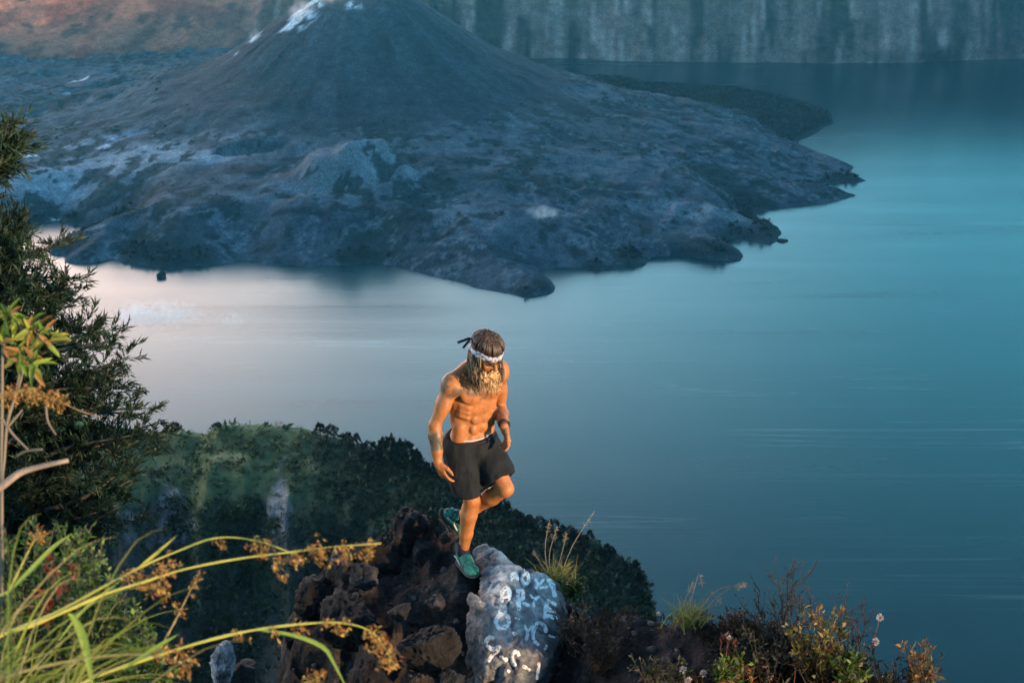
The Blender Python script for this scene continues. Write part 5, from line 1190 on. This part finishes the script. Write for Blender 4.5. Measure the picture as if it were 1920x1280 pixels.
for i in range(420):
    a = r5.uniform(-1.25, 1.25); p0 = HP(.058 * math.sin(a), .045 + .045 * math.cos(a), -.070 - .030 * r5.random())
    L = .04 + .06 * r5.random() * (1.2 - abs(a) * .5); d = unit(hf * .55 + np.array((0, 0, -1.0)))
    q1 = p0 + d * L * .4 + hr * .015 * math.sin(a); q2 = p0 + d * L * .75 + r5.normal(size=3) * .008; q3 = p0 + d * L + hr * -.012 * math.sin(a) + r5.normal(size=3) * .014
    cc = np.array((.52, .33, .15)) if r5.random() < .8 else np.array((.16, .085, .04)); lock(p0, [q1, q2, q3], .0026 + .002 * r5.random(), cc * (.6 + .6 * r5.random()))
for s in (1, -1):
    for q in range(8): p0 = HP(s * .004, .100, -.052); lock(p0, [HP(s * .022, .099, -.058 - .003 * q), HP(s * (.040 + .002 * q), .085, -.080 - .005 * q)], .006, np.array((.30, .19, .09)) * (.7 + .5 * r5.random()), 6)
mb.build('beard', M_HAIR, man)

# watch and bracelet on the far wrist
ax = unit(wrL - elL); a1 = unit(np.cross(ax, (0, 0, 1))); a2 = np.cross(ax, a1)
M_WATCH = cloth_mat('watch_strap', (.014, .014, .016), 90, .5)
def wristring(c, R_, w_, name, mat):
    mb = MB(); mb.tube([c - ax * w_, c, c + ax * w_], [R_, R_ * 1.04, R_], 18, cap=False); o = mb.build(name, mat, man); o.modifiers.new('thick', 'SOLIDIFY').thickness = .005; return o
wo = wristring(wrL - ax * .028, .034, .011, 'watch', M_WATCH)
mb = MB(); v_, f_ = icoball(2); cc = wrL - ax * .028 + a1 * .034 * (1 if a1[0] > 0 else -1); mb.add(v_ * np.array((.010, .019, .019)) + cc, f_); mb.build('watch_face', M_LENS, wo)
wristring(wrL - ax * .004, .030, .005, 'bracelet', cloth_mat('bracelet_cord', (.05, .02, .015), 90))

# ------------------------------------------------------------------ mist, steam and the air
def puff(name, u, v, z, rad, dens, seed, col=(.99, .99, .995)):
    c = hit(u, v) + np.array((0, 0, z)) if z > 0 else G(u, v, -z)
    k = NT(name + '_vapour'); k.t.nodes.remove(k.b); vec = k.coord((1 / rad[0], 1 / rad[1], 1 / rad[2]))
    ln = k.n('ShaderNodeVectorMath', operation='LENGTH'); k.l(vec, ln.inputs[0])
    fo = k.n('ShaderNodeMapRange'); fo.interpolation_type = 'SMOOTHSTEP'
    for i, q in ((1, .95), (2, .1), (3, 0.), (4, 1.)): fo.inputs[i].default_value = q
    k.l(ln.outputs['Value'], fo.inputs[0])
    ns = k.ramp(k.noise(k.coord((1 / rad[2],) * 3), 1.1 + .05 * seed, 5, .6, .4), [(.42, (0, 0, 0)), (.68, (1, 1, 1))])
    m1 = k.n('ShaderNodeMath', operation='MULTIPLY'); k.l(fo.outputs[0], m1.inputs[0]); k.l(ns, m1.inputs[1])
    m2 = k.n('ShaderNodeMath', operation='MULTIPLY'); k.l(m1.outputs[0], m2.inputs[0]); m2.inputs[1].default_value = dens
    pv = k.n('ShaderNodeVolumePrincipled'); k.l(m2.outputs[0], pv.inputs['Density']); pv.inputs['Color'].default_value = (*col, 1); k.l(pv.outputs[0], k.o.inputs['Volume'])
    v_, f_ = icoball(3); o = new_obj(name, v_ * np.array(rad), f_, k.m); o.location = c.tolist(); tag(o, kind='stuff')
puff('standin_mist', 300, 590, -522, (13, 9, 3.6), .30, 1)  # mist added in mid-air, standing in for a cloud mirrored on the lake
puff('standin_mist', 248, 590, -522, (6, 5, 4.2), .45, 2)
puff('standin_mist', 435, 600, -522, (5, 4, 2.2), .25, 3)
puff('shore_steam', 1018, 410, 8, (34, 30, 14), .09, 4)
puff('summit_steam', 565, 32, 12, (34, 34, 26), .05, 5, (.95, .90, .90))
puff('summit_steam', 625, 6, 14, (42, 36, 22), .04, 6, (.95, .90, .90))
puff('flank_steam', 478, 72, 6, (16, 16, 16), .06, 7)
k = NT('haze'); k.t.nodes.remove(k.b)
pv = k.n('ShaderNodeVolumePrincipled'); pv.inputs['Density'].default_value = 0.28e-4
pv.inputs['Color'].default_value = (0.14, 0.60, 0.90, 1); pv.inputs['Anisotropy'].default_value = 0.0
k.l(pv.outputs[0], k.o.inputs['Volume'])
a, b = (-4400, -1000, -12), (4000, 5200, 1060)
hv = [(x, y, z) for x in (a[0], b[0]) for y in (a[1], b[1]) for z in (a[2], b[2])]
hz = new_obj('haze', hv, [(0, 1, 3, 2), (4, 6, 7, 5), (0, 4, 5, 1), (2, 3, 7, 6), (0, 2, 6, 4), (1, 5, 7, 3)], k.m, smooth=False)
tag(hz, kind='stuff')
